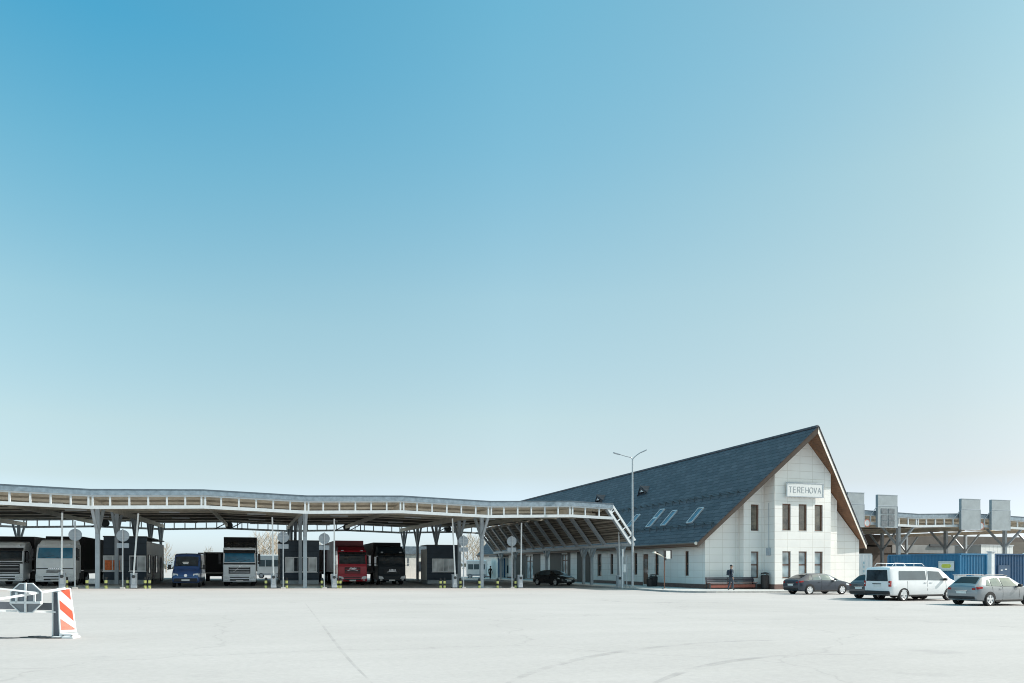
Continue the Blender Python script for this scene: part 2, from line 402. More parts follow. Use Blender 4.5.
def window(org, du, inn, h, trans=None, pane='glass', mull=(), frame='frame_brown', d=.15, fw=.08, name='window'):
    a0, a1, c0, c1 = h
    P = lambda u, z, dd: Vector((org[0]+du[0]*u+inn[0]*dd, org[1]+du[1]*u+inn[1]*dd, z))
    up = (inn[0], inn[1], 0)
    f = B()
    e = .004
    f.bar(P(a0+fw/2+e, c0+e, d), P(a0+fw/2+e, c1-e, d), fw, .07, up); f.bar(P(a1-fw/2-e, c0+e, d), P(a1-fw/2-e, c1-e, d), fw, .07, up)
    for z in (c0+fw/2+e, c1-fw/2-e): f.bar(P(a0+fw+e, z, d), P(a1-fw-e, z, d), .07, fw, (0, 0, 1))
    if trans: f.bar(P(a0+fw+e, trans, d), P(a1-fw-e, trans, d), .066, fw*1.2, (0, 0, 1))
    for u in mull: f.bar(P(u, c0+fw+e, d), P(u, c1-fw-e, d), fw, .062, up)
    fo = tp(f, name, M[frame])
    q = B(); q.quad(P(a0, c0, d+.03), P(a1, c0, d+.03), P(a1, c1, d+.03), P(a0, c1, d+.03))
    tp(q, 'pane', M[pane], fo, recalc=False)
    s = B(); s.bar(P(a0+.002, c0+.012, .03), P(a1-.002, c0+.012, .03), .10, .02, (0, 0, 1)); tp(s, 'sill', M['rake_white'], fo)
    return fo

# -- long side wall facing the lanes (plane a = AC-HW)
AS = AC-HW
side_h = []
for (u1, u2, z0, z1) in ((688.6, 684.7, .72, 2.75), (658.6, 654.6, .72, 2.75), (637.2, 634.0, .72, 2.75), (613, 610.2, .72, 2.75)):
    side_h.append((BB(u1, AS), BB(u2, AS), z0, z1))
for b in (68.6, 98.5, 104): side_h.append((b, b+1.0, .5, 2.8))
door_h = (BB(648.2, AS), BB(642.8, AS), -.12, 2.62)
big_h = [(77.4, 79.2, -.1, 2.9), (88.6, 91.4, -.1, 2.9)]
w = B()
wallface(w, (AS, 0), (0, 1), B0, BACK, ZB, ZE+.7, side_h+[door_h]+big_h, (1, 0))
tp(w, 'side_wall', M['wall_tile'])
for h in side_h: window((AS, 0), (0, 1), (1, 0), h, trans=h[2]+(h[3]-h[2])*.48)
for h in big_h: window((AS, 0), (0, 1), (1, 0), h, trans=2.2, pane='glass_pale', mull=((h[0]+h[1])/2,), name='entrance_glazing')
db = B(); db.box(AS+.06, AS+.12, door_h[0]+.05, door_h[1]-.05, door_h[2], door_h[3]-.05)
do = tp(db, 'door', M['frame_brown'])
q = B(); q.box(AS+.045, AS+.06, door_h[0]+.2, door_h[1]-.2, .95, 2.2); tp(q, 'pane', M['glass'], do)
q = B(); q.bar((AS+.02, door_h[0]+.14, .8), (AS+.02, door_h[0]+.14, 1.2), .03); tp(q, 'handle', M['chrome'], do)
# dark panels between the entrance bays; their tone also paints in the canopy's shade
for b0, b1 in ((71.4, 74.7), (76.6, 77.38), (79.22, 82.7), (86, 88.58), (91.42, 97)):
    q = B(); q.box(AS-.035, AS-.003, b0, b1, -.3, 3.3); tp(q, 'shaded_cladding', M['olive_clad'])

# -- stepped gable front
AM = 4.56; AB = 2.7
win_low = (.56, 2.68); win_up = (4.3, 6.4)
g1 = B()
def gable_wall(bx, x0, x1, b, holes, top_drop=.45, org=None):
    zr = min(roofz(x0), roofz(x1))-top_drop
    zs_top = max([h[3] for h in holes], default=1.0)+.1
    zc = min(zr, max(zs_top, 1.0)) if zr > zs_top else zr
    wallface(bx, (0, b), (1, 0), x0, x1, ZB, zc, holes, (0, 1))
    pts = [(x0, b, zc), (x1, b, zc), (x1, b, roofz(x1)-top_drop)]
    if x0 < AC < x1: pts.append((AC, b, roofz(AC)-top_drop))
    pts.append((x0, b, roofz(x0)-top_drop))
    bx.add(pts, [tuple(range(len(pts)))])
hm = [(A(750.9, B1), A(758.8, B1), *win_low), (A(750.9, B1), A(758.8, B1), *win_up)]
hb = []
for c in (38.98, 40.53, 42.07):
    for z in (win_low, win_up): hb.append((c-.40, c+.40, *z))
gable_wall(g1, AC-HW, AC-AM, B0, []); gable_wall(g1, AC+AM, AC+HW, B0, [])
gable_wall(g1, AC-AM, AC-AB, B1, hm); gable_wall(g1, AC+AB, AC+AM, B1, [])
gable_wall(g1, AC-AB, AC+AB, B2, hb)
for s in (-1, 1):                          # returns of the steps, running in under the roof
    for x, ba, bb in ((AC+s*AM, B1, B0), (AC+s*AB, B2, B1)):
        g1.quad((x, ba, ZB), (x, bb, ZB), (x, bb, roofz(x)-.45), (x, ba, roofz(x)-.45))
tp(g1, 'gable_wall', M['wall_tile'])
rw = B(); rw.quad((AC+HW, B0, ZB), (AC+HW, BACK, ZB), (AC+HW, BACK, ZE+.7), (AC+HW, B0, ZE+.7)); rw.quad((AC-HW, BACK, ZB), (AC+HW, BACK, ZB), (AC+HW, BACK, ZE+.7), (AC, BACK, ZR-.5), (AC-HW, BACK, ZE+.7))
tp(rw, 'back_wall', M['wall_tile'])
for h in hm+hb:
    bq = B1 if h in hm else B2
    window((0, bq), (1, 0), (0, 1), h, trans=h[2]+(h[3]-h[2])*.5 if h[2] < 3 else None, pane='glass_pale' if h[2] < 3 else 'glass_view')
# plinth (butted 25 mm proud of the walls)
pl = B(); pt = .1
for x0, x1, b in ((AC-HW, AC-AM, B0), (AC-AM, AC-AB, B1), (AC-AB, AC+AB, B2), (AC+AB, AC+AM, B1), (AC+AM, AC+HW, B0)):
    pl = B(); pl.box(x0+(.03 if x0 != AC-HW else -.03), x1-.03, b-.03, b+.02, ZB, pt); tp(pl, 'plinth', M['plinth_red'])
for x, ba, bb in ((AC-AM, B1, B0), (AC-AB, B2, B1), (AC+AB, B2, B1), (AC+AM, B1, B0)):
    s = -1 if x < AC else 1
    pl = B(); pl.box(min(x, x+s*.03), max(x, x+s*.03), ba-.03, bb-.03, ZB, pt); tp(pl, 'plinth', M['plinth_red'])
for b0, b1 in [(B0, door_h[0]), (door_h[1], 71.3), (74.8, 76.5), (82.8, 85.9), (97.1, BACK)]:
    pl = B(); pl.box(AS-.03, AS-.001, b0, b1, ZB, pt); tp(pl, 'plinth', M['plinth_red'])

# -- roof: two prow-ended slopes with thickness
r = B(); TK = .32
for s in (-1, 1):
    e0, e1 = (AC+s*HE, BE, ZE), (AC+s*HE, BACK+1.0, ZE)
    p0, p1 = (AC, BP, ZR), (AC, BACK+4.0, ZR)
    low = lambda p: (p[0], p[1], p[2]-TK)
    r.add([e0, e1, p1, p0], [(0, 1, 2, 3)])
rf = tp(r, 'roof', M['roof_dark'])
so = B()
for s in (-1, 1):
    e0, e1 = (AC+s*HE, BE+.02, ZE-TK), (AC+s*HE, BACK+1, ZE-TK)
    p0, p1 = (AC, BP+.02, ZR-TK*1.45), (AC, BACK+4, ZR-TK*1.45)
    so.add([e0, e1, p1, p0], [(0, 1, 2, 3)])
tp(so, 'soffit', M['soffit'], rf)
for s, mm in ((-1, 'rake_brown'), (1, 'rake_white')):
    rb = B()
    p, q = Vector((AC, BP-.03, ZR-.02)), Vector((AC+s*HE, BE-.03, ZE-.02))
    d1, d2 = Vector((0, 0, -TK*1.5)), Vector((0, 0, -TK*1.15))
    n = Vector((0, -.05, 0))
    rb.add([p, q, q+d2, p+d1, p+n, q+n, q+d2+n, p+d1+n], [(0, 1, 2, 3), (7, 6, 5, 4), (0, 4, 5, 1), (1, 5, 6, 2), (2, 6, 7, 3), (3, 7, 4, 0)])
    tp(rb, 'rake_board', M[mm], rf)
    fl = B(); fl.bar(p+Vector((0, -.03, .035)), q+Vector((0, -.03, .035)), .2, .05); tp(fl, 'rake_flashing', M['roof_dark'], rf)
    ev = B(); ev.bar((AC+s*(HE-.02), BE, ZE-.14), (AC+s*(HE-.02), BACK+1, ZE-.14), .06, .26)
    tp(ev, 'eave_board', M['rake_brown'], rf)
gt = B()
gt.tube([(AC-HE-.1, BE+.05, ZE-.06), (AC-HE-.1, BACK+1, ZE-.06)], .085, 10)
tp(gt, 'gutter', M['rake_brown'], rf)
gt = B(); gt.cyl((AC-HE-.1, BE-.04, ZE-.06), (AC-HE-.1, BE+.049, ZE-.06), .13, .13, 12); tp(gt, 'gutter_end', M['rake_white'], rf)
rc = B(); rc.tube([(AC, BP-.02, ZR+.03), (AC, BACK+4, ZR+.03)], .12, 8); tp(rc, 'ridge_cap', M['roof_dark'], rf)
def onroof(u, v):                          # left slope
    x = u-512.; ka, kb, kz = x*CT+F*ST, F*CT-x*ST, 567.-v
    s = (ZE-SL*(AC-HE)-EYE)/(kz-SL*ka)
    return Vector((s*ka, s*kb, EYE+s*kz))
NRM = Vector((-SL, 0, 1)).normalized()
for a in (35.9, 33.55):
    z = roofz(a); sg = B()
    for dz in (.10, .22): sg.tube([(a-.1, 48.4 if a > 35 else 49.5, z+dz), (a-.1, 106, z+dz)], .022, 6)
    for i in range(46):
        b = 49.8+i*1.22; sg.bar((a+.12, b, z+.12), (a-.1, b, z+.26), .03, .05); sg.bar((a-.14, b, z-.14), (a-.1, b, z+.26), .03, .05)
    tp(sg, 'snow_guard', M['dark_steel'], rf)
# skylights: lower-left, upper-right corner of each in the photo
for (ul, vl, ur, vr) in ((687.3, 523.3, 703.7, 508.3), (660.8, 526, 677.6, 511), (646, 527.4, 665.3, 509.6), (628.2, 527, 639, 515)):
    p, q = onroof(ul, vl), onroof(ur, vr)
    a0, a1 = sorted((p.x, q.x)); b0 = q.y+.1; bw = .78
    bm_ = (p.y+q.y)/2
    f = B(); C4 = []
    for aa, bb in ((a0, bm_-bw/2), (a1, bm_-bw/2), (a1, bm_+bw/2), (a0, bm_+bw/2)):
        C4.append(Vector((aa, bb, roofz(aa))))
    for i in range(4): f.bar(C4[i]+NRM*.05, C4[(i+1) % 4]+NRM*.05, .09, .12, NRM)
    if ul == 646:
        m0 = (C4[0]+C4[1])/2; m1 = (C4[2]+C4[3])/2; f.bar(m0+NRM*.055, m1+NRM*.055, .2, .11, NRM)
    fo = tp(f, 'skylight', M['pale_steel'], rf)
    q2 = B(); q2.add([c+NRM*.06 for c in C4], [(0, 1, 2, 3)])
    # the pane is a child of the skylight's roof: thing > roof > skylight holds frame and glass in one level
    q2.v = [tuple(Vector(v)+OFF) for v in q2.v]
    q2.build('skylight_pane', M['skyglass'] if 'skyglass' in M else M['glass'], rf)
# dormers with pointed prow fronts
for (u, v) in ((596.4, 494.5), (639.9, 485.5)):
    a_t = 37.75; b_c = BB(u, a_t-.55); zt = ZZ(u, v, b_c); hw, ht = .95, 1.15
    a_in = AC-(ZR-zt)/SL                    # ridge of the dormer meets the slope
    zb_ = zt-ht; a_in2 = AC-(ZR-zb_)/SL
    f = B()
    tip = Vector((a_t-.55, b_c, zt)); inn_ = Vector((a_in+.1, b_c, zt))
    for s in (-1, 1):
        lo0 = Vector((a_t+.1, b_c+s*hw*1.05, zb_+.12)); lo1 = Vector((a_in2+.1, b_c+s*hw*1.05, zb_+.12))
        for d, flip in ((0, 0),):
            f.add([tip, inn_, lo1, lo0, tip+Vector((0, 0, -.1)), inn_+Vector((0, 0, -.1)), lo1+Vector((0, 0, -.1)), lo0+Vector((0, 0, -.1))],
                  [(0, 1, 2, 3), (7, 6, 5, 4), (0, 3, 7, 4), (3, 2, 6, 7)])
    dm = tp(f, 'dormer', M['roof_dark'], rf)
    q = B(); xx = a_t+.12
    q.add([(xx, b_c-hw, zb_+.05), (xx, b_c+hw, zb_+.05), (xx, b_c, zt-.2), (xx+1.2, b_c-hw, zb_-.9), (xx+1.2, b_c+hw, zb_-.9)], [(0, 1, 2)])
    q.v = q.v[:3]
    tp(q, 'dormer_glazing', M['black'], rf)
    q = B()
    for s in (-1, 1):
        lo0 = Vector((a_t+.07, b_c+s*hw*1.05, zb_+.02)); tt = Vector((a_t-.6, b_c, zt-.1))
        q.add([tt, lo0, lo0+Vector((.03, 0, -.16)), tt+Vector((.03, 0, -.22)), tt+Vector((.06, 0, 0)), lo0+Vector((.06, 0, 0)), lo0+Vector((.09, 0, -.16)), tt+Vector((.09, 0, -.22))],
              [(0, 1, 2, 3), (7, 6, 5, 4), (0, 4, 5, 1), (1, 5, 6, 2), (2, 6, 7, 3)])
        # pale lining under the prow
        q.add([tt+Vector((.05, 0, -.05)), lo0+Vector((.05, 0, -.03)), (xx-.02, b_c+s*hw*1.0, zb_+.02), (xx-.02, b_c, zt-.12)], [(0, 1, 2, 3)])
    tp(q, 'dormer_trim', M['roof_dark'], rf)
    q = B()                                 # cheek walls down to the slope
    for s in (-1, 1):
        q.add([(xx+.02, b_c+s*hw, zb_+.04), (a_in2+.05, b_c+s*hw, zb_+.04), (xx+.02, b_c+s*hw, roofz(xx)-.05)], [(0, 1, 2)])
    q.add([(xx+.01, b_c-hw, zb_+.05), (xx+.01, b_c+hw, zb_+.05), (xx+.01, b_c+hw, roofz(xx)-.05), (xx+.01, b_c-hw, roofz(xx)-.05)], [(0, 1, 2, 3)])
    tp(q, 'dormer_cheek', M['roof_dark'], rf)
    q = B(); q.add([(a_t-.32, b_c-.5, zt-.66), (a_t-.32, b_c+.5, zt-.66), (a_t-.5, b_c, zt-.06), (a_t-.24, b_c-.5, zt-.66), (a_t-.24, b_c+.5, zt-.66), (a_t-.42, b_c, zt-.06)], [(0, 1, 2), (5, 4, 3), (0, 3, 4, 1), (1, 4, 5, 2), (2, 5, 3, 0)])
    tp(q, 'dormer_pediment', M['white_metal'], rf)
# wall lamp box on the bay's return
q = B(); q.box(AC-AB-.16, AC-AB-.001, 48.35, 48.75, 2.35, 2.95); tp(q, 'wall_box', M['grey_steel'], bevel=.02)
q = B(); q.tube([(AC-AB-.04, 48.55, 2.96), (AC-AB-.04, 48.55, 6.5)], .02, 6); tp(q, 'conduit', M['grey_steel'])

# -- name board, hung on the bay
sx0, sx1, sz0, sz1 = 38.8, 42.35, 6.93, 8.08
M['sign_white'] = mat('pale sign board', (.66, .67, .66), .5, 0, .05, 2)
sg = thing('name_sign', 'wide white name board with grey letters TEREHOVA above the gable windows', 'sign', ((sx0+sx1)/2, B2, (sz0+sz1)/2))
q = B(); q.box(-1.775, 1.775, -.22, -.16, -.575, .575); q.build('board', M['sign_white'], sg, bevel=.01)
q = B()
for z in (-.535, .535): q.box(-1.775, 1.775, -.245, -.222, z-.03, z+.03)
for x in (-1.735, 1.735): q.box(x-.03, x+.03, -.245, -.222, -.493, .493)
q.build('border', M['grey_steel'], sg)
q = B()
for x in (-1.4, 0, 1.4):
    for z in (-.35, .35): q.bar((x, -.16, z), (x, 0, z), .06)
q.build('bracket', M['grey_steel'], sg)
M['letter_grey'] = mat('grey letters', (.33, .35, .37), .5, .1, .05, 5)
STROKES = {'T': [((0, 1), (1, 1)), ((.5, 1), (.5, 0))], 'E': [((0, 0), (0, 1)), ((0, 1), (.9, 1)), ((0, .52), (.78, .52)), ((0, 0), (.9, 0))],
           'R': [((0, 0), (0, 1)), ((0, 1), (.7, 1)), ((.7, 1), (.92, .86)), ((.92, .86), (.92, .64)), ((.92, .64), (.7, .5)), ((.7, .5), (0, .5)), ((.5, .5), (.95, 0))],
           'H': [((0, 0), (0, 1)), ((1, 0), (1, 1)), ((0, .5), (1, .5))], 'V': [((0, 1), (.5, 0)), ((.5, 0), (1, 1))], 'A': [((0, 0), (.5, 1)), ((.5, 1), (1, 0)), ((.2, .36), (.8, .36))],
           'O': [((.5+.6*math.cos(k*math.pi/8), .5+.5*math.sin(k*math.pi/8)), (.5+.6*math.cos((k+1)*math.pi/8), .5+.5*math.sin((k+1)*math.pi/8))) for k in range(16)]}
lw, lh, pitch = .27, .44, .395
for k, ch in enumerate('TEREHOVA'):
    q = B(); x0 = (k-3.5)*pitch-lw/2
    for i_, (p, r_) in enumerate(STROKES[ch]):
        q.bar((x0+p[0]*lw, -.227-i_*.0003, -lh/2+p[1]*lh), (x0+r_[0]*lw, -.227-i_*.0003, -lh/2+r_[1]*lh), .036, .012, (0, 1, 0))
    q.build('letter', M['letter_grey'], sg)

# ================================================================== canopies over the lanes
def zig(a, cols, half=6.75, rise=.2):
    """rise of the eaves between columns"""
    d = min(abs(a-c) for c in cols)
    return rise*min(1.0, d/half)
ROWS = [56.3, 63.3, 72.3, 81.6, 89.8]
BF, BK = 54.1, 92.0
def column(parent, a, b, zj=3.75, zt=5.25, w=.26, arms=((0, -2.0), (0, 2.0)), base=True):
    z0 = G(a, b)
    q = B(); q.box(a-w/2, a+w/2, b-w/2, b+w/2, z0, zt)
    q.box(a-w*.75, a+w*.75, b-w*.75, b+w*.75, z0, z0+.03)
    o = q.build('column', M['column_grey'], parent)
    for da, db in arms:
        s = B(); s.bar((a, b+(.1 if db > 0 else -.1 if db < 0 else 0), zj), (a+da, b+db, zt+.05), .17, .19)
        s.build('strut', M['column_grey'], o)
    return o
TILT = .42
def tilt(b): return TILT*(b-BF)/(BK-BF)
def fascia(parent, a0, a1, b, cols):
    """open framed band under the roof edge, following the zig-zag of the eaves"""
    zb = lambda a: 5.2+zig(a, cols)+tilt(b); f = B(); ps = []
    xs = sorted({a0, a1, *[c+k*6.75 for c in cols for k in (-1, 0, 1) if a0 < c+k*6.75 < a1]})
    for x0, x1 in zip(xs, xs[1:]):
        if x1-x0 < .4: continue
        e = .0
        for za, h, d in ((.11, .22, .16), (.85-.06+.06, .10, .14)):
            f.bar((x0, b, zb(x0)+za), (x1, b, zb(x1)+za), d, h)
        n = max(1, round((x1-x0)/1.125)); st = (x1-x0)/n
        for i in range(n+1):
            x = x0+i*st
            x += .12 if i == 0 else (-.12 if i == n else 0)
            p = B(); p.box(x-.055, x+.055, b-.05, b+.05, zb(x)+.215, zb(x)+.81); ps.append(p)
    f.build('fascia_rail', M['fascia_white'], parent)
    for p in ps: p.build('fascia_post', M['fascia_white'], parent)
def roof_sheet(parent, a0, a1, b0, b1, cols):
    xs = sorted({a0, a1, *[c+k*6.75 for c in cols for k in (-1, 0, 1) if a0 < c+k*6.75 < a1]})
    Zr = lambda x, b: 6.42+zig(x, cols)+tilt(b)
    top = B(); und = B()
    for x0, x1 in zip(xs, xs[1:]):
        top.add([(x0, b0, Zr(x0, b0)), (x1, b0, Zr(x1, b0)), (x1, b1, Zr(x1, b1)), (x0, b1, Zr(x0, b1))], [(0, 1, 2, 3)])
        und.add([(x0, b0+.1, Zr(x0, b0)-.12), (x1, b0+.1, Zr(x1, b0)-.12), (x1, b1-.1, Zr(x1, b1)-.12), (x0, b1-.1, Zr(x0, b1)-.12)], [(3, 2, 1, 0)])
    rf = top.build('roof', M['roof_metal'], parent); und.build('roof_lining', M['under'], rf)
    def run(name, m, b, dz, w, h, par):
        q = B()
        for x0, x1 in zip(xs, xs[1:]): q.bar((x0, b, Zr(x0, b)+dz), (x1, b, Zr(x1, b)+dz), w, h)
        q.build(name, M[m], par)
    for b in (b0-.08, b1+.08):
        run('roof_edge', 'roof_metal', b, -.16, .10, .32, rf); run('edge_cap', 'edge_dark', b, .04, .14, .07, rf)
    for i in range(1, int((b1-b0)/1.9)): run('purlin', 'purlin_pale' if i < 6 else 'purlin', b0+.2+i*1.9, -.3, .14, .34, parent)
    for d, dz in ((3.4, -.62), (7.5, -.7), (11, -.6), (15, -.55), (19.5, -.45), (26, -.4), (32, -.4)): run('cross_beam', 'tanbeam', b0+d, dz, .26, .16, parent)
    return rf

cols = [-37.4, -23.9, -10.4, 3.1, 16.6, 30.1]
t = thing('lane_canopy', 'long white steel canopy over the truck lanes, ending in a steep slatted slope', 'canopy', (3.1, 56.3, 0))
H = B; OFFC = Vector((-3.1, -56.3, 0))
class B(H):                                # canopy parts are laid out in yard coordinates
    def build(s, name, m, parent=None, **kw):
        if OFFC is not None: s.v = [tuple(Vector(v)+OFFC) for v in s.v]
        return H.build(s, name, m, parent, **kw)
AE = 27.0
rf = roof_sheet(t, -34, AE, BF, BK, cols)
fascia(t, -34, AE, BF, cols); fascia(t, -34, AE, BK, cols)
for a in (-23.9, -10.4, 3.1, 16.6):
    for b in ROWS: column(t, a, b, zt=5.42+tilt(b))
    q = B(); q.bar((a, BF+.1, 5.62), (a, BK-.1, 5.62+TILT), .24, .4); q.build('main_beam', M['tanbeam'], t)
    m_ = a+6.75
    q = B(); q.bar((m_, BF+.1, 5.9), (m_, BK-.1, 5.9+TILT), .16, .36); q.build('main_beam', M['tanbeam'], t)
# lamps slung under the lining
for a in (-13.7, -7, -.3, 6.5, 13, 20):
    for b in (58.6, 66, 75, 84):
        q = B(); q.box(a-.75, a+.75, b-.1, b+.1, 5.72+tilt(b), 5.83+tilt(b)); q.build('strip_light', M['white_metal'], t)
# steep slatted end slope facing the terminal
P0, P1 = (AE, 6.42), (29.05, 3.62)
for name, d0, d1, m in (('slope_sheet', 0, .06, 'roof_metal'), ('slope_lining', .085, .1, 'slat')):
    q = B(); nx, nz = .807, .59
    q.prism([(P0[0]-nx*d0, P0[1]-nz*d0), (P1[0]-nx*d0, P1[1]-nz*d0), (P1[0]-nx*d1, P1[1]-nz*d1), (P0[0]-nx*d1, P0[1]-nz*d1)], 'y', BF+(.1 if d0 else 0), BK-.05)
    q.build(name, M[m], t)
for k in range(1, 9):
    q = B(); f_ = k/9; x, z = P0[0]+(P1[0]-P0[0])*f_-.14, P0[1]+(P1[1]-P0[1])*f_-.1
    q.box(x-.05, x+.03, BF+.2, BK-.2, z-.05, z+.03)
    q.build('slope_batten', M['purlin'], t)
for k in range(13):
    b = 56.3+k*2.95-(2.0 if k == 0 else 0)
    if k == 0: b = 54.4
    q = B(); q.bar((P0[0]-.35, b, P0[1]-.3), (P1[0]-.3, b, P1[1]-.16), .22, .42, (0, 1, 0)); q.build('rafter', M['grey_steel'], t)
# sloping frame that closes the fascia
q = B()
for d in (.03, .52): q.bar((P0[0]-.807*d, BF-.02, P0[1]-.59*d+.02), (P1[0]-.807*d, BF-.02, P1[1]-.59*d+.02), .1, .16, (.807, 0, .59))
for f_ in (.12, .36, .6, .84):
    x, z = P0[0]+(P1[0]-P0[0])*f_, P0[1]+(P1[1]-P0[1])*f_
    q.bar((x-.09, BF-.02, z-.06), (x-.38, BF-.02, z-.27), .08, .08)
q.build('slope_frame', M['white_metal'], t)
q = B(); q.box(28.72, 29.0, BF-.05, BK, 3.2, 3.44); q.build('eaves_beam', M['pale_steel'], t)
for b, w in ((56.3, .45), (62.1, .24), (63.9, .24), (73.4, .24), (83.8, .24), (89.3, .24)):
    column(t, 28.86, b, 2.35, 3.22, w, arms=((0, -.85), (0, .85)))
# round dark lane lights on the rear band, each with braces
for u in (105.5, 229, 346.5, 448):
    a = A(u, BK-.2)
    q = B(); q.cyl((a, BK-.35, 5.86+TILT), (a, BK-.22, 5.86+TILT), .42, .42, 24); q.cyl((a, BK-.37, 5.86+TILT), (a, BK-.35, 5.86+TILT), .36, .36, 24)
    q.build('lane_light', M['dark_steel'], t)
for u in (99, 222, 236, 341, 355, 443, 455):
    a = A(u, BK); q = B(); q.bar((a-.7, BK-.12, 5.45+TILT), (a+.6, BK-.12, 6.2+TILT), .1); q.bar((a+.65, BK-.12, 5.45+TILT), (a+.65, BK-.12, 6.2+TILT), .1)
    q.build('band_brace', M['dark_steel'], t)

# ---- second canopy beyond the terminal
cols2 = [45.3, 59.0, 73.2, 87.0]
OFFC = Vector((-59, -56.3, 0))
t2 = thing('lane_canopy', 'pale steel canopy with braced columns beyond the terminal, carrying grey sign boards', 'canopy', (59, 56.3, 0))
rf2 = roof_sheet(t2, 49.6, 88, BF, BK, cols2); fascia(t2, 49.6, 88, BF, cols2); fascia(t2, 49.6, 88, BK, cols2)
for a in (59.0, 73.2, 87.0):
    for b in ROWS: column(t2, a, b, 3.55, 5.42+tilt(b), .3)
    q = B(); q.bar((a, BF+.1, 5.62), (a, BK-.1, 5.62+TILT), .24, .4); q.build('main_beam', M['tanbeam'], t2)
B = H
# ---- grey boards bolted on its front band
for (u0, u1, v0, v1, cells, lab) in (
        (846.5, 863.2, 492.5, 527, 0, 'tall plain grey sign board half hidden by the right rake of the terminal roof'),
        (876.7, 896.4, 495, 527.5, 1, 'tall grey sign board with dark message cells in its lower part'),
        (960.2, 979.2, 499, 529.8, 0, 'tall plain grey sign board, left of the pair above the blue containers'),
        (990.4, 1009, 500, 530.3, 0, 'tall plain grey sign board, right of the pair above the blue containers')):
    bb = BF-.35; a0, a1 = A(u0, bb), A(u1, bb); uc = (u0+u1)/2
    z1, z0 = ZZ(uc, v0, bb), ZZ(uc, v1, bb)
    t = thing('sign_board', lab, 'sign board', ((a0+a1)/2, bb, z0), 0, 'grey boards on the far canopy')
    w2, h = (a1-a0)/2, z1-z0
    q = B(); q.box(-w2, w2, -.14, .14, 0, h); bd = q.build('board', M['concrete_panel'], t, bevel=.02)
    for z in (.02, h*.66, h-.02):
        q = B(); q.box(-w2-.015, w2+.015, -.155, -.138, z-.03, z+.03); q.build('edge_trim', M['grey_steel'], t)
    for s in (-1, 1):
        q = B(); q.box(s*w2-.02, s*w2+.02, -.153, -.139, .06, h*.66-.04); q.build('edge_trim', M['grey_steel'], t)
    if cells:
        for i, (x, z) in enumerate(((-.42, h*.5), (.42, h*.5), (-.42, h*.3), (.42, h*.3), (-.42, h*.12), (.42, h*.12))):
            q = B(); q.box(x-.36, x+.36, -.17, -.141, z-h*.08, z+h*.08); q.build('message_cell', M['screen_dark'], t)
    for z in (.35, h*.3):
        for x in (-w2*.6, w2*.6):
            q = B(); q.bar((x, .1, z), (x, .45, z), .06); q.build('bracket', M['galv'], t)
    q = B(); q.bar((-w2-.02, .0, h*.62), (-w2-.5, .3, h*.34), .06); q.build('stay', M['galv'], t)
for u, lab in ((867.3, 'small round white sign with a red ring, nearer the terminal roof'), (981.5, 'small round white sign with a red ring, between the two plain grey boards')):
    bb = BF-.2; a = A(u, bb); z = ZZ(u, 523 if u < 900 else 526, bb)
    t = thing('round_sign', lab, 'road sign', (a, bb, z), 0, 'round signs on the far canopy')
    q = B(); q.cyl((0, 0, 0), (0, .03, 0), .36, .36, 28); q.build('disc', M['white_metal'], t)
    q = B(); n = 28
    q.lathe([(.36, -.004), (.27, -.004)], (0, 0, 0), 'y', 28); q.build('ring', M['red_faded'], t, recalc=False)
    q = B(); q.bar((0, .03, 0), (0, .16, 0), .06); q.build('bracket', M['galv'], t)

# ================================================================== vehicles
def paint(name, col, metal=.0, rough=.32, coat=.6, spec=.5): return mat(name, col, rough, metal, .05, 2, coat=coat, spec=spec, rvar=.05)
M['p_white'] = paint('white van paint', (.74, .75, .76))
M['p_silver'] = paint('silver paint', (.24, .265, .285), .5, .3)
M['p_slate'] = paint('slate blue paint', (.04, .052, .072), .35, .3, .4)
M['p_grey'] = paint('dark grey paint', (.10, .105, .115), .4, .32)
M['p_blue'] = paint('deep blue paint', (.03, .09, .26), .1, .3)
M['p_black'] = paint('black paintwork', (.016, .018, .02), .1, .28)
M['p_red'] = paint('dark red truck paint', (.42, .012, .03), .0, .35, .25)
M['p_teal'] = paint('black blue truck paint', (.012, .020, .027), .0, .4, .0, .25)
M['p_truckwhite'] = paint('pale grey white truck paint', (.80, .84, .86), 0, .35)
M['p_trucksilver'] = paint('silver grey truck paint', (.74, .78, .81), .05, .35)
M['tarp_grey'] = lined(mat('grey trailer curtain', (.46, .47, .47), .6, 0, .1, 1), .6, .15, 'y', .06)
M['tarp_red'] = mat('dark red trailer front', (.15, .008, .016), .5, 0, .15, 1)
M['tarp_dark'] = mat('black trailer front', (.012, .012, .013), .8, 0, .2, 1)

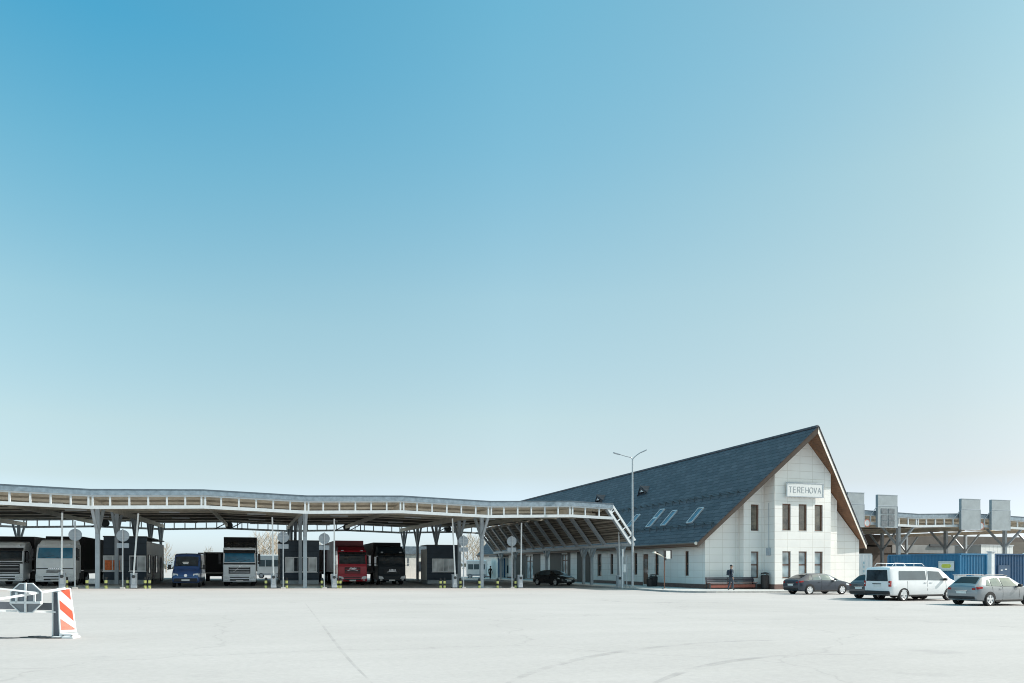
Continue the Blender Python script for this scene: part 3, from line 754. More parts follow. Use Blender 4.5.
def wheel(parent, x, y, r, w=.22, side=-1, spokes=5, axis='y', rimmat='rim'):
    """tyre (part) and rim (sub-part); side is the outward direction along the axle"""
    q = B(); hw = w/2
    q.lathe([(r*.72, -hw), (r*.95, -hw), (r, -hw*.72), (r, hw*.72), (r*.95, hw), (r*.72, hw)], (0, 0, 0), axis, 26)
    q.lathe([(r*.72, -hw), (r*.72, hw)], (0, 0, 0), axis, 26)
    loc = (x, y, r)
    wo = q.build('wheel', M['rubber'], parent, loc=loc, smooth=35, recalc=False)
    q = B(); o = side*hw*.86
    q.lathe([(r*.73, o-side*.006), (r*.69, o+side*.004), (r*.64, o-side*.008), (.0, o-side*.016)], (0, 0, 0), axis, 26)
    for i in range(spokes):
        a_ = 2*math.pi*i/spokes+.3
        for da in (-.13, .13):
            c, s_ = math.cos(a_+da), math.sin(a_+da)
            if axis == 'y': q.bar((c*r*.1, o-side*.004, s_*r*.1), (c*r*.66, o-side*.002, s_*r*.66), r*.17, .012, (0, 1, 0))
            else: q.bar((o-side*.004, c*r*.1, s_*r*.1), (o-side*.002, c*r*.66, s_*r*.66), r*.17, .012, (1, 0, 0))
    if axis == 'y': q.cyl((0, o-side*.05, 0), (0, o+side*.012, 0), r*.15, r*.12, 12)
    else: q.cyl((o-side*.05, 0, 0), (o+side*.012, 0, 0), r*.15, r*.12, 12)
    q.build('rim', M[rimmat], wo)
    # darker windows between the spokes
    q = B(); sh = side*.0025
    for i in range(spokes):
        a_ = 2*math.pi*(i+.5)/spokes+.3; da = math.pi/spokes*.5
        pts = [(r*.26, a_-da*.6), (r*.56, a_-da), (r*.58, a_), (r*.56, a_+da), (r*.26, a_+da*.6)]
        dep = [o-side*(.016-.008*p[0]/(r*.64))+sh for p in pts]
        if axis == 'y': q.add([(p*math.cos(b_), d, p*math.sin(b_)) for (p, b_), d in zip(pts, dep)], [(0, 1, 2, 3, 4)])
        else: q.add([(d, p*math.cos(b_), p*math.sin(b_)) for (p, b_), d in zip(pts, dep)], [(0, 1, 2, 3, 4)])
    q.build('rim_openings', M['grey_dark'], wo, recalc=False)
    return wo

class CarBody:
    """lofted shell; x from tail (0) to nose (L), camera-side is y < 0"""
    def __init__(s, st): s.st = st; s.L = st[-1][0]
    def par(s, x):
        st = s.st
        x = max(st[0][0], min(st[-1][0], x))
        for p, q in zip(st, st[1:]):
            if x <= q[0]+1e-9:
                t = 0 if q[0] == p[0] else (x-p[0])/(q[0]-p[0])
                return [a+(b-a)*t for a, b in zip(p, q)]
    def sec(s, x):
        _, w, zb, zl, wr, zt = s.par(x)
        h = zl-zb
        return [(0, zb), (w*.86, zb), (w*.95, zb+.05), (w*.985, zb+h*.22), (w, zb+h*.55), (w*.992, zb+h*.78), (w*.965, zl),
                (w*.965*.45+(wr+.02)*.55, zl*.45+(zt-.05)*.55), (wr+.02, max(zl+.004, zt-.075)), (wr-.04, max(zl+.008, zt-.02)), (wr*.55, zt+.004), (0, zt+.012)]
    def side_y(s, x, z):
        c = s.sec(x)[2:9]
        for p, q in zip(c, c[1:]):
            if z <= q[1]+1e-9:
                t = 0 if q[1] == p[1] else max(0, (z-p[1])/(q[1]-p[1]))
                return p[0]+(q[0]-p[0])*t
        return c[-1][0]
    def top_z(s, x, y):
        c = s.sec(x)[8:]; y = abs(y)
        for p, q in zip(c, c[1:]):
            if y >= q[0]-1e-9 and p[0] > q[0]:
                t = max(0, min(1, (p[0]-y)/(p[0]-q[0]))); return p[1]+(q[1]-p[1])*t
        return c[-1][1]
    def shell(s, parent, m, x0):
        xs = []
        for p, q in zip(s.st, s.st[1:]):
            n = max(1, int((q[0]-p[0])/.14)); xs += [p[0]+(q[0]-p[0])*i/n for i in range(n)]
        xs.append(s.L)
        b_ = B(); ring = None; N = None
        vs = []; fs = []
        for x in xs:
            c = s.sec(x); full = [(-y, z) for y, z in c]+[(y, z) for y, z in c[-2:0:-1]]
            N = len(full); vs += [(x-x0, y, z) for y, z in full]
        for i in range(len(xs)-1):
            for j in range(N): fs.append((i*N+j, i*N+(j+1) % N, (i+1)*N+(j+1) % N, (i+1)*N+j))
        fs.append(tuple(range(N-1, -1, -1))); k = (len(xs)-1)*N; fs.append(tuple(range(k, k+N)))
        b_.add(vs, fs)
        return b_.build('body', m, parent, smooth=28)
    def side_patch(s, quad, sides=(-1, 1), off=.014, nu=16, nv=9, x0=0):
        b_ = B(); q = [Vector(p) for p in quad]
        for sd in sides:
            def fn(u, v):
                p = (q[0]*(1-u)+q[1]*u)*(1-v)+(q[3]*(1-u)+q[2]*u)*v
                return (p.x-x0, sd*(s.side_y(p.x, p.y)+off), p.y)
            b_.grid(fn, nu, nv)
        return b_
    def top_patch(s, xa, xb, fa, fb, off=.012, nu=12, nv=12, x0=0):
        b_ = B()
        def fn(u, v):
            x = xa+(xb-xa)*v; wr = s.par(x)[4]; y = (2*u-1)*wr*(fa+(fb-fa)*v)
            return (x-x0, y, s.top_z(x, y)+off)
        b_.grid(fn, nu, nv); return b_

def make_car(name, label, cat, loc, rz, st, m, wr_=.325, axles=(.82, 3.45), windows=(), rearw=None, screen=None, rear_panel=None, glass='glass_grey',
             rearglass='glass_car', group=None, front=True, trim=True, lights='hatch', handles=(), sill=True, spokes=5, door_lines=()):
    cb = CarBody(st); L = cb.L; x0 = L/2
    t = thing(name, label, cat, loc, rz, group)
    bo = cb.shell(t, M[m], x0)
    for w in windows:
        for sd in (-1, 1): cb.side_patch(w, sides=(sd,), x0=x0).build('side_window', M[glass], t, smooth=40)
    if trim and windows:
        for sd in (-1, 1):
            f = B(); p = [(w[0], w[1]) for w in windows]
            for (a_, b_) in p:
                f.bar((a_[0]-x0-.02, sd*(cb.side_y(a_[0], a_[1])+.006), a_[1]-.015), (b_[0]-x0+.02, sd*(cb.side_y(b_[0], b_[1])+.006), b_[1]-.015), .014, .02)
            f.build('waist_trim', M['black'], t)
    if screen: cb.top_patch(*screen, x0=x0).build('windscreen', M[glass], t, smooth=40)
    if rearw: cb.top_patch(*rearw, x0=x0).build('rear_window', M[rearglass], t, smooth=40)
    w = st[0][1]; wm = max(s_[1] for s_ in st)
    for xa in axles:
        for sd in (-1, 1):
            sy = cb.side_y(xa, wr_)
            q = B(); n = 22; R0, R1 = wr_*.92, wr_+.055    # dark gap between tyre and arch
            vs = []
            for i in range(n+1):
                for r in (R0, R1):
                    z = max(st[2][2]-.0, wr_+r*math.sin(math.pi*i/n)); x = xa+r*math.cos(math.pi*i/n)
                    vs.append((x-x0, sd*(cb.side_y(x, z)+.006), z))
            q.add(vs, [(2*i, 2*i+1, 2*i+3, 2*i+2) for i in range(n)])
            q.build('wheel_arch', M['black'], t, recalc=False)
            wheel(t, xa-x0, sd*(sy-.068), wr_, .21, sd, spokes)
    if sill:
        for sd in (-1, 1):
            q = B(); y = cb.side_y(2.0, st[4][2]+.08)
            q.box(axles[0]+.4-x0, axles[1]-.42-x0, *sorted((sd*(y-.05), sd*(y+.004))), st[4][2]-.02, st[4][2]+.09)
            q.build('sill', M['black'], t, bevel=.01)
    for xd, z0, z1 in door_lines:
        for sd in (-1, 1):
            q = B()
            zz = [z0+(z1-z0)*i/5 for i in range(6)]
            for za, zb in zip(zz, zz[1:]):
                q.bar((xd-x0, sd*(cb.side_y(xd, za)+.001), za), (xd-x0, sd*(cb.side_y(xd, zb)+.001), zb), .012, .008, (0, 1, 0))
            q.build('door_gap', M['black'], t)
    for xh, zh in handles:
        for sd in (-1, 1):
            q = B(); q.bar((xh-x0-.09, sd*(cb.side_y(xh, zh)+.02), zh), (xh-x0+.09, sd*(cb.side_y(xh, zh)+.02), zh), .03, .028)
            q.build('door_handle', M[m], t)
    return t, cb, x0

def mirrors(t, cb, x0, x, z, m='black'):
    for sd in (-1, 1):
        y = cb.side_y(x, z)
        q = B(); q.box(x-x0-.07, x-x0+.07, *sorted((sd*(y+.03), sd*(y+.21))), z-.01, z+.13); q.bar((x-x0, sd*(y-.05), z+.02), (x-x0, sd*(y+.08), z+.04), .06, .05)
        q.build('wing_mirror', M[m], t, bevel=.03)

# heights shared by the hatchbacks: (x, half width, underside, waist, roof half width, top)
HATCH = [(0, .74, .36, .74, .68, .90), (.04, .81, .29, .82, .70, .98), (.12, .85, .26, .88, .70, 1.03), (.30, .88, .24, .93, .67, 1.17), (.58, .895, .22, .95, .61, 1.385), (.75, .897, .21, .95, .60, 1.43),
         (1.4, .9, .2, .945, .605, 1.475), (2.1, .9, .2, .93, .605, 1.465), (2.5, .9, .2, .925, .61, 1.41), (3.0, .893, .2, .91, .66, 1.16), (3.3, .89, .21, .895, .72, .985), (3.8, .875, .22, .82, .73, .90),
         (4.1, .85, .23, .74, .71, .82), (4.27, .79, .27, .66, .66, .72), (4.34, .69, .32, .56, .58, .60)]
def hatch_details(t, cb, x0, m, plate=True):
    # tail lamps wrap round the corners
    for sd in (-1, 1):
        q = cb.side_patch([(.03, .80), (.36, .86), (.34, .95), (.05, .93)], sides=(sd,), x0=x0, off=.006)
        q.grid(lambda u, v: (-x0-.006+.0*u+.045*(v if False else 0), sd*(.56+.17*u), .78+.10*v-.0*u), 3, 2)
        q.build('tail_lamp', M['tail_red'], t, smooth=40)
    q = B(); q.box(-x0-.03, -x0+.05, -.70, .70, .33, .47); q.build('rear_bumper_insert', M['black'], t, bevel=.02)
    q = B(); q.box(-x0-.022, -x0-.008, -.26, .26, .60, .71); q.build('number_plate', M['plate'], t)
    q = B(); q.bar((-x0-.012, -.33, .75), (-x0-.012, .33, .75), .03, .025); q.build('tailgate_trim', M['chrome'], t)
    for sd in (-1, 1):
        q = cb.side_patch([(3.92, .66), (4.26, .60), (4.24, .67), (3.94, .77)], sides=(sd,), x0=x0, off=.006); q.build('headlamp', M['lamp_glass'], t, smooth=40)

def base(a, b): return (a, b, G(a, b))
# -- silver hatchback at the right edge: the rear wheel's contact pins it
def from_wheel(u, v, x_axle, L, half_w):
    a, b = gpt(u, v)                        # outer face of the near rear wheel
    return base(a+(L/2-x_axle), b+half_w)
W4 = [[(.62, 1.0), (.86, .985), (.93, 1.33), (.80, 1.30)], [(.93, .985), (1.62, .965), (1.60, 1.385), (1.0, 1.35)], [(1.69, .965), (2.72, .95), (2.35, 1.375), (1.67, 1.39)]]
t, cb, x0 = make_car('hatchback', 'silver five-door hatchback at the right edge with its tail towards the white van', 'car',
    from_wheel(989.5, 606, .80, 4.34, .89), .02, HATCH, 'p_silver', windows=W4, rearw=(.20, .60, .86, .80), screen=(2.55, 3.2, .86, .93), axles=(.80, 3.44),
    handles=((1.5, .83), (2.55, .82)), door_lines=((1.655, .3, .93), (2.78, .3, .92), (.98, .6, .93)), spokes=5)
hatch_details(t, cb, x0, 'p_silver'); mirrors(t, cb, x0, 2.72, .93)
for sd in (-1, 1):
    q = B(); q.tube([(-x0+.7, sd*.53, 1.47), (-x0+1.0, sd*.53, 1.51), (-x0+2.1, sd*.53, 1.505), (-x0+2.4, sd*.54, 1.46)], .018, 6); q.build('roof_rail', M['black'], t)
# -- slate blue fastback in front of the gable
FAST = [(0, .74, .36, .76, .68, .92), (.04, .81, .29, .86, .71, 1.0), (.12, .86, .26, .92, .70, 1.04), (.35, .89, .24, .945, .66, 1.13), (.85, .905, .22, .955, .60, 1.33), (1.25, .91, .21, .955, .595, 1.415),
        (1.8, .91, .2, .95, .60, 1.44), (2.3, .91, .2, .935, .60, 1.425), (2.7, .905, .2, .925, .62, 1.35), (3.25, .9, .2, .91, .67, 1.11), (3.5, .89, .21, .895, .72, .985), (4.0, .875, .22, .82, .73, .89),
        (4.3, .85, .23, .74, .71, .81), (4.46, .79, .27, .66, .66, .71), (4.54, .69, .32, .56, .58, .60)]
W5 = [[(.78, 1.02), (1.02, 1.0), (1.12, 1.31), (1.0, 1.28)], [(1.1, 1.0), (1.78, .985), (1.76, 1.355), (1.2, 1.325)], [(1.86, .985), (2.9, .965), (2.52, 1.345), (1.84, 1.358)]]
t, cb, x0 = make_car('hatchback', 'dark slate blue five-door fastback car parked in front of the gable windows', 'car',
    from_wheel(810, 594.6, .85, 4.54, .9), 0.0, FAST, 'p_slate', windows=W5, rearw=(.22, .98, .90, .80), screen=(2.8, 3.42, .86, .93), axles=(.85, 3.58), wr_=.335,
    handles=((1.62, .85), (2.7, .84)), door_lines=((1.82, .3, .95), (2.95, .3, .93)), spokes=7)
hatch_details(t, cb, x0, 'p_slate'); mirrors(t, cb, x0, 2.9, .95)
# -- grey car tucked behind the white van
a, b = gpt(851, 598.3)
t, cb, x0 = make_car('hatchback', 'dark grey car half hidden behind the tail of the white van', 'car', base(a+2.05, b-.72), 0.0, HATCH, 'p_grey',
    windows=W4, rearw=(.20, .60, .86, .80), screen=(2.55, 3.2, .86, .93), axles=(.80, 3.44), spokes=6)
hatch_details(t, cb, x0, 'p_grey'); mirrors(t, cb, x0, 2.72, .93)
# -- white passenger van
VAN = [(0, .86, .42, 1.05, .78, 1.72), (.03, .91, .36, 1.10, .81, 1.80), (.10, .94, .33, 1.13, .82, 1.86), (.4, .955, .30, 1.15, .82, 1.90), (1.2, .96, .27, 1.15, .82, 1.915), (2.6, .96, .26, 1.14, .82, 1.91), (3.45, .96, .26, 1.13, .82, 1.86),
       (3.75, .955, .26, 1.12, .81, 1.78), (4.25, .95, .27, 1.10, .80, 1.44), (4.5, .94, .28, 1.07, .80, 1.25), (4.85, .92, .29, .98, .78, 1.12), (5.1, .89, .30, .86, .74, .97), (5.25, .82, .33, .72, .68, .80), (5.3, .74, .38, .60, .60, .64)]
WV = [[(.62, 1.17), (2.55, 1.17), (2.52, 1.66), (.66, 1.66)], [(2.72, 1.16), (3.92, 1.13), (3.52, 1.62), (2.72, 1.66)]]
t, cb, x0 = make_car('passenger_van', 'white passenger van with dark side glass, second vehicle from the right edge', 'van',
    from_wheel(904, 601, .95, 5.3, .94), 0.0, VAN, 'p_white', windows=WV, screen=(3.62, 4.42, .9, .95), axles=(.95, 4.25), wr_=.335, trim=False,
    handles=((2.5, 1.02), (2.9, 1.02)), door_lines=((2.63, .35, 1.7), (1.2, .5, 1.1), (4.0, .45, 1.1)), spokes=5)
q = B(); q.grid(lambda u, v: (-x0-.008+(.0 if v < 1 else .004), (2*u-1)*(.76-.05*v), 1.10+.62*v), 6, 4); q.build('rear_window', M['glass'], t)
for sd in (-1, 1):
    q = B(); q.box(-x0-.02, -x0+.10, *sorted((sd*.80, sd*.93)), .80, 1.12); q.build('tail_lamp', M['tail_red'], t, bevel=.02)
    q = B(); q.box(-x0-.024, -x0-.002, *sorted((sd*.82, sd*.90)), .93, .99); q.build('reversing_lamp', M['lamp_glass'], t)
q = B(); q.box(-x0-.06, -x0+.10, -.87, .87, .36, .56); q.build('bumper', M['black'], t, bevel=.04)
q = B(); q.box(-x0-.02, -x0-.004, -.26, .26, .78, .90); q.build('number_plate', M['plate'], t)
q = B(); q.box(-x0-.03, -x0-.004, -.30, .30, .93, .97); q.build('tailgate_handle', M['black'], t)
mirrors(t, cb, x0, 3.85, 1.13)
q = B()
for y in (-.62, .62): q.tube([(-x0+.45, y, 1.93), (-x0+.62, y, 2.10), (-x0+2.6, y, 2.06), (-x0+2.75, y, 1.93)], .013, 6)
for y in (-.62, .62):
    for x in (1.3, 2.0): q.cyl((-x0+x, y, 1.89), (-x0+x, y, 2.09), .018, .018, 6)
q.build('roof_rack', M['white_metal'], t)
# -- dark car in the shade below the end slope, nose to the yard
t, cb, x0 = make_car('saloon_car', 'black car in the shade below the slatted end slope, nose towards the yard', 'car', base(26.2, 64.8), -math.pi/2+.28, FAST, 'p_black',
    windows=W5, rearw=(.22, .98, .90, .80), screen=(2.8, 3.42, .86, .93), axles=(.85, 3.58), wr_=.335)
hatch_details(t, cb, x0, 'p_black'); mirrors(t, cb, x0, 2.9, .95, 'p_black')
q = B(); q.box(x0-.03, x0+.012, -.26, .26, .40, .51); q.build('front_plate', M['plate'], t)
q = B(); q.box(x0-.12, x0+.004, -.45, .45, .54, .60); q.build('grille', M['chrome'], t)

# -- blue high-roof van facing the yard
HV = [(0, .90, .42, 1.25, .84, 2.38), (.1, .96, .36, 1.28, .86, 2.46), (.5, .985, .32, 1.30, .86, 2.50), (3.6, .99, .30, 1.30, .86, 2.50), (4.1, .99, .30, 1.28, .85, 2.44), (4.35, .985, .30, 1.27, .84, 2.33), (4.95, .98, .30, 1.24, .83, 1.62),
      (5.15, .975, .30, 1.18, .84, 1.36), (5.5, .95, .31, 1.05, .80, 1.20), (5.75, .91, .33, .90, .76, 1.05), (5.86, .85, .36, .78, .70, .90), (5.9, .78, .40, .66, .62, .72)]
t, cb, x0 = make_car('high_roof_van', 'deep blue high-roof van facing the yard in the second lane', 'van', base(-5.15, 61.5), -math.pi/2, HV, 'p_blue',
    windows=[[(3.6, 1.4), (4.75, 1.34), (4.35, 1.95), (3.6, 2.0)]], screen=(4.42, 5.02, .92, .96), axles=(1.0, 4.85), wr_=.34, trim=False, glass='glass')
for sd in (-1, 1):
    q = cb.side_patch([(5.45, .80), (5.82, .74), (5.80, .92), (5.48, 1.04)], sides=(sd,), x0=x0, off=.008)
    q.grid(lambda u, v: (x0-.02-.08*u, sd*(.50+.36*u), .74+.24*v+.04*u), 3, 2)
    q.build('headlamp', M['lamp_glass'], t, smooth=40)
q = B(); q.box(x0-.06, x0+.03, -.80, .80, .40, .66); q.build('bumper', M['black'], t, bevel=.04)
q = B()
for z in (.76, .84, .92): q.bar((x0-.02-(z-.76)*.5, -.42, z), (x0-.02-(z-.76)*.5, .42, z), .03, .035, (0, 0, 1))
q.build('grille', M['black'], t)
q = B(); q.cyl((x0-.06, 0, .86), (x0+.01, 0, .86), .11, .11, 20); q.build('emblem', M['chrome'], t)
q = B(); q.box(x0+.03, x0+.045, -.27, .27, .47, .58); q.build('number_plate', M['plate'], t)
q = B(); q.box(4.6-x0+.3, 4.62-x0+.3, -.25, .1, 1.70, 1.78); q.quad((5.0-x0-.15, -.3, 1.79), (5.0-x0-.15, .12, 1.79), (5.0-x0-.19, .12, 1.86), (5.0-x0-.19, -.3, 1.86)); q.build('dash_papers', M['plate'], t)
for sd in (-1, 1):
    y = .99; q = B(); q.box(4.75-x0-.08, 4.75-x0+.10, *sorted((sd*(y+.08), sd*(y+.30))), 1.30, 1.66); q.bar((4.8-x0, sd*(y-.05), 1.36), (4.8-x0, sd*(y+.15), 1.40), .06)
    q.build('wing_mirror', M['black'], t, bevel=.03)

# ================================================================== articulated lorries, nose at local y = 0, facing -y
def truck(label, loc, rz=0., cabm='p_truckwhite', lowm=None, trail='tarp_grey', trail_front=None, roof=3.05, top=3.75, defl=True, trail_len=12.5, trail_h=3.98, trail_w=1.275,
          grille='black', gz=(.95, 1.55), visor=True, visor_m='black', glassz=(1.75, 2.62), lamps=(.55, .74), belt='black', deflm=None, emblem='bar', glass='glass_blue', side_fairing=True, gw=.8, sunstrip=None, gap=.5, mirror_m='black'):
    t = thing('articulated_lorry', label, 'lorry', loc, rz)
    w = 1.22; zb = .38
    prof = [(.04, zb), (0, .62), (0, 1.62), (.05, glassz[0]), (.26, glassz[1]), (.36, roof-.22), (.52, roof), (2.25, roof), (2.25, .95), (1.75, .95), (1.75, zb+.1)]
    q = B(); q.prism([(y, z) for y, z in prof], 'x', -w, w)
    cab = q.build('cab', M[cabm], t, bevel=.07, segs=3)
    yz = lambda z: .05+(z-glassz[0])/(glassz[1]-glassz[0])*.21
    # roof deflector
    if defl:
        q = B(); wt = w-.12
        d = [(-w+.02, .50, roof-.1), (w-.02, .50, roof-.1), (w-.02, 2.2, roof-.1), (-w+.02, 2.2, roof-.1), (-wt, .95, top-.12), (wt, .95, top-.12), (wt, 2.2, top), (-wt, 2.2, top)]
        q.add(d, [(0, 1, 5, 4), (1, 2, 6, 5), (2, 3, 7, 6), (3, 0, 4, 7), (4, 5, 6, 7), (3, 2, 1, 0)])
        q.build('roof_fairing', M[deflm or cabm], cab, bevel=.08, segs=3)
    # windscreen, gently bowed
    q = B(); g0, g1 = glassz
    q.grid(lambda u, v: ((2*u-1)*(w-.10-.03*v), yz(g0+(g1-g0)*v)-.012-.03*(1-(2*u-1)**2), g0+.04+(g1-g0-.08)*v), 10, 4)
    ws = q.build('windscreen', M[glass], t, smooth=50)
    q = B(); q.bar((-.9, yz(g0+.03)-.055, g0+.06), (-.1, yz(g0+.3)-.06, g0+.24), .02); q.bar((.0, yz(g0+.03)-.06, g0+.06), (.75, yz(g0+.3)-.055, g0+.24), .02)
    q.build('wiper', M['black'], ws)
    # side glass and door seams
    for sd in (-1, 1):
        q = B(); x = sd*(w+.004)
        q.quad((x, .30, g0-.02), (x, 1.20, g0-.02), (x, 1.20, g1-.02), (x, .46, g1-.02)); q.build('side_window', M['glass'], t, recalc=False)
        q = B()
        for y0, y1, z0, z1 in ((.22, .235, .75, g1), (1.29, 1.305, .75, g1)): q.quad((x, y0, z0), (x, y1, z0), (x, y1, z1), (x, y0, z1))
        q.build('door_gap', M['black'], t, recalc=False)
        # pillar and mirrors
        q = B(); mx = sd*(w+.24)
        q.box(mx-.09, mx+.09, .02, .16, g0+.12, g1-.12); q.box(mx-.09, mx+.09, .02, .15, g0-.12, g0+.08)
        q.bar((sd*(w-.02), .16, g1-.05), (mx, .1, g1-.16), .04); q.bar((sd*(w-.02), .16, g0-.05), (mx, .1, g0-.02), .04)
        q.build('mirror', M[mirror_m], t, bevel=.03)
    if visor:
        q = B(); q.add([(-w+.06, .24, g1+.02), (w-.06, .24, g1+.02), (w-.06, .02, g1-.07), (-w+.06, .02, g1-.07), (-w+.06, .30, g1+.18), (w-.06, .30, g1+.18), (w-.06, .00, g1-.0), (-w+.06, .00, g1-.0)],
              [(0, 1, 2, 3), (7, 6, 5, 4), (0, 4, 5, 1), (1, 5, 6, 2), (2, 6, 7, 3), (3, 7, 4, 0)]); q.build('sun_visor', M[visor_m], t)
    if sunstrip:
        q = B(); q.box(-w+.12, w-.12, .26, .36, g1+.2, g1+.30); q.build('roof_strip', M[sunstrip], t)
    # belt below the glass
    if belt:
        q = B(); q.box(-w+.04, w-.04, -.025, .02, *((g0-.16, g0-.03) if belt == 'black' and grille == 'black' else (1.26, 1.32))); q.build('belt_panel', M[belt], t, bevel=.01)
    # grille with slats
    q = B(); q.box(-gw, gw, -.03, .02, gz[0], gz[1]); gr = q.build('grille', M[grille], t, bevel=.02)
    q = B(); n = 4
    for i in range(n):
        z = gz[0]+(gz[1]-gz[0])*(i+.5)/n; q.box(-gw+.06, gw-.06, -.045, -.031, z-.016, z+.016)
    q.build('grille_bar', M[cabm if grille == 'black' else 'black'], gr)
    # bumper with lamps and step
    q = B(); q.prism([(-.02, .34), (-.06, .5), (-.06, .86), (-.0, .90), (.35, .90), (.35, .34)], 'x', -w-.01, w+.01); bp = q.build('bumper', M[lowm or cabm], t, bevel=.04)
    q = B(); q.box(-.7, .7, -.075, -.05, .44, .56); q.build('intake', M['black'], bp)
    q = B(); q.box(-w+.5, w-.5, -.075, -.05, .66, .74); q.build('intake', M['black'], bp)
    for sd in (-1, 1):
        q = B(); q.prism([(sd*.74, lamps[0]), (sd*1.16, lamps[0]+.02), (sd*1.17, lamps[1]+.08), (sd*.80, lamps[1])], 'y', -.085, -.04); q.build('headlamp', M['lamp_glass'], t)
        q = B(); q.box(*sorted((sd*.85, sd*1.05)), -.075, -.05, .42, .49); q.build('fog_lamp', M['lamp_glass'], t)
    q = B(); q.box(-.27, .27, -.09, -.075, .36, .48); q.build('number_plate', M['plate'], t)
    zc = gz[1]+.02 if emblem != 'ring' else gz[1]+.1
    q = B()
    if emblem == 'ring':
        q.bar((-.45, -.05, gz[0]+.12), (.02, -.05, gz[1]+.02), .012, .016, (0, 1, 0)); q.lathe([(.085, -.055), (.06, -.055)], (0.06, 0, gz[1]+.06), 'y', 20)
    elif emblem == 'letters':               # three bold capitals with a low arc beneath, in bright metal
        z = gz[1]-.18
        for x, pts in ((-.26, ((0, 0, .06, .16), (.06, .16, .12, .04), (.12, .04, .18, .16), (.18, .16, .24, 0))), (-.04, ((0, 0, .07, .16), (.07, .16, .14, 0), (.03, .05, .11, .05))), (.15, ((0, 0, 0, .16), (0, .16, .14, 0), (.14, 0, .14, .16)))):
            for x0, z0, x1, z1 in pts: q.bar((x+x0, -.055, z+z0), (x+x1, -.055, z+z1), .024, .03, (0, 1, 0))
        for i in range(8):
            t0, t1 = -1+i/4, -1+(i+1)/4
            q.bar((.42*t0, -.05, z-.06-.05*(t0*t0)+.02), (.42*t1, -.05, z-.06-.05*(t1*t1)+.02), .025, .02, (0, 1, 0))
    elif emblem == 'bar':
        for i in range(7): q.box(-.42+i*.12, -.42+i*.12+.09, -.045, -.02, gz[1]+.06, gz[1]+.13)
    q.build('emblem', M['chrome'], t)
    for sd in (-1, 1):                      # top marker lamps
        q = B(); q.box(*sorted((sd*.72, sd*.92)), .36, .46, roof-.06, roof+.0); q.build('marker_lamp', M['lamp_glass'], t)
    # chassis, fairings, wheels
    q = B(); q.box(-.45, .45, .6, 6.0, .62, .9); q.box(-1.15, 1.15, 2.3, 3.6, .45, 1.0); q.build('chassis', M['black'], t)
    for y in (1.38, 4.9):
        for sd in (-1, 1): wheel(t, sd*1.02, y, .5, .3, sd, 6, 'x', 'galv')
    # semitrailer
    y0 = 2.25+gap; q = B(); q.box(-trail_w, trail_w, y0, y0+trail_len, 1.15, trail_h); tr = q.build('trailer', M[trail], t, bevel=.03)
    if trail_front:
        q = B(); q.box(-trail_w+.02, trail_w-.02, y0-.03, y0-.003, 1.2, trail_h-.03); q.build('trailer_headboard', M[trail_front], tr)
    q = B()
    for sd in (-1, 1): q.box(*sorted((sd*(trail_w-.02), sd*(trail_w+.012))), y0+.05, y0+trail_len-.05, 1.1, 1.2)
    q.box(-.5, .5, y0+1, y0+trail_len, .85, 1.1); q.build('trailer_frame', M['black'], tr)
    for k in range(3):
        for sd in (-1, 1): wheel(t, sd*1.05, y0+trail_len-4.4+k*1.3, .5, .3, sd, 6, 'x', 'galv')
    return t

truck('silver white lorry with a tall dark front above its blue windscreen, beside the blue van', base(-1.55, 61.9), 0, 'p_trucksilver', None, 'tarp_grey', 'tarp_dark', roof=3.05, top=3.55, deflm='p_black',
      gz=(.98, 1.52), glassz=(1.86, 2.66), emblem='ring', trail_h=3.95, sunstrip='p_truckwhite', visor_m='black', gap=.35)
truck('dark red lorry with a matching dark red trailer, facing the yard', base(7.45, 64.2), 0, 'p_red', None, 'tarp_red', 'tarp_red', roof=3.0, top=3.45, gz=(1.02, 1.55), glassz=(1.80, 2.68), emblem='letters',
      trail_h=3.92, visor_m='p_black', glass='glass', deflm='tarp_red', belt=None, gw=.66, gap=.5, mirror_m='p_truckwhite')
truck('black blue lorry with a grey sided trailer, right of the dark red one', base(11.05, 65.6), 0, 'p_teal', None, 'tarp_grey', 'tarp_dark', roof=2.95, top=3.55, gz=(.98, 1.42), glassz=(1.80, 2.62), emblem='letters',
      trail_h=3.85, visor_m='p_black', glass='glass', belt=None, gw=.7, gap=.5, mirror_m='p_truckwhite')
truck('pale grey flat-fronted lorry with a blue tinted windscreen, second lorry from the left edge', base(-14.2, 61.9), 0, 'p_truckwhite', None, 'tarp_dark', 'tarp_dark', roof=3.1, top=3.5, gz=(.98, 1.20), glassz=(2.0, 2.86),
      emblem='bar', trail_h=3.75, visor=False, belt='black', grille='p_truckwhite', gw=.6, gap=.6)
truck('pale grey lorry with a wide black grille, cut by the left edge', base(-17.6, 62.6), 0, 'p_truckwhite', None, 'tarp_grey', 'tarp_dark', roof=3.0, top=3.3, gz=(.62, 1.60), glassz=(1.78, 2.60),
      emblem='none', trail_h=3.7, gw=1.0, glass='glass', belt='black', gap=.5)

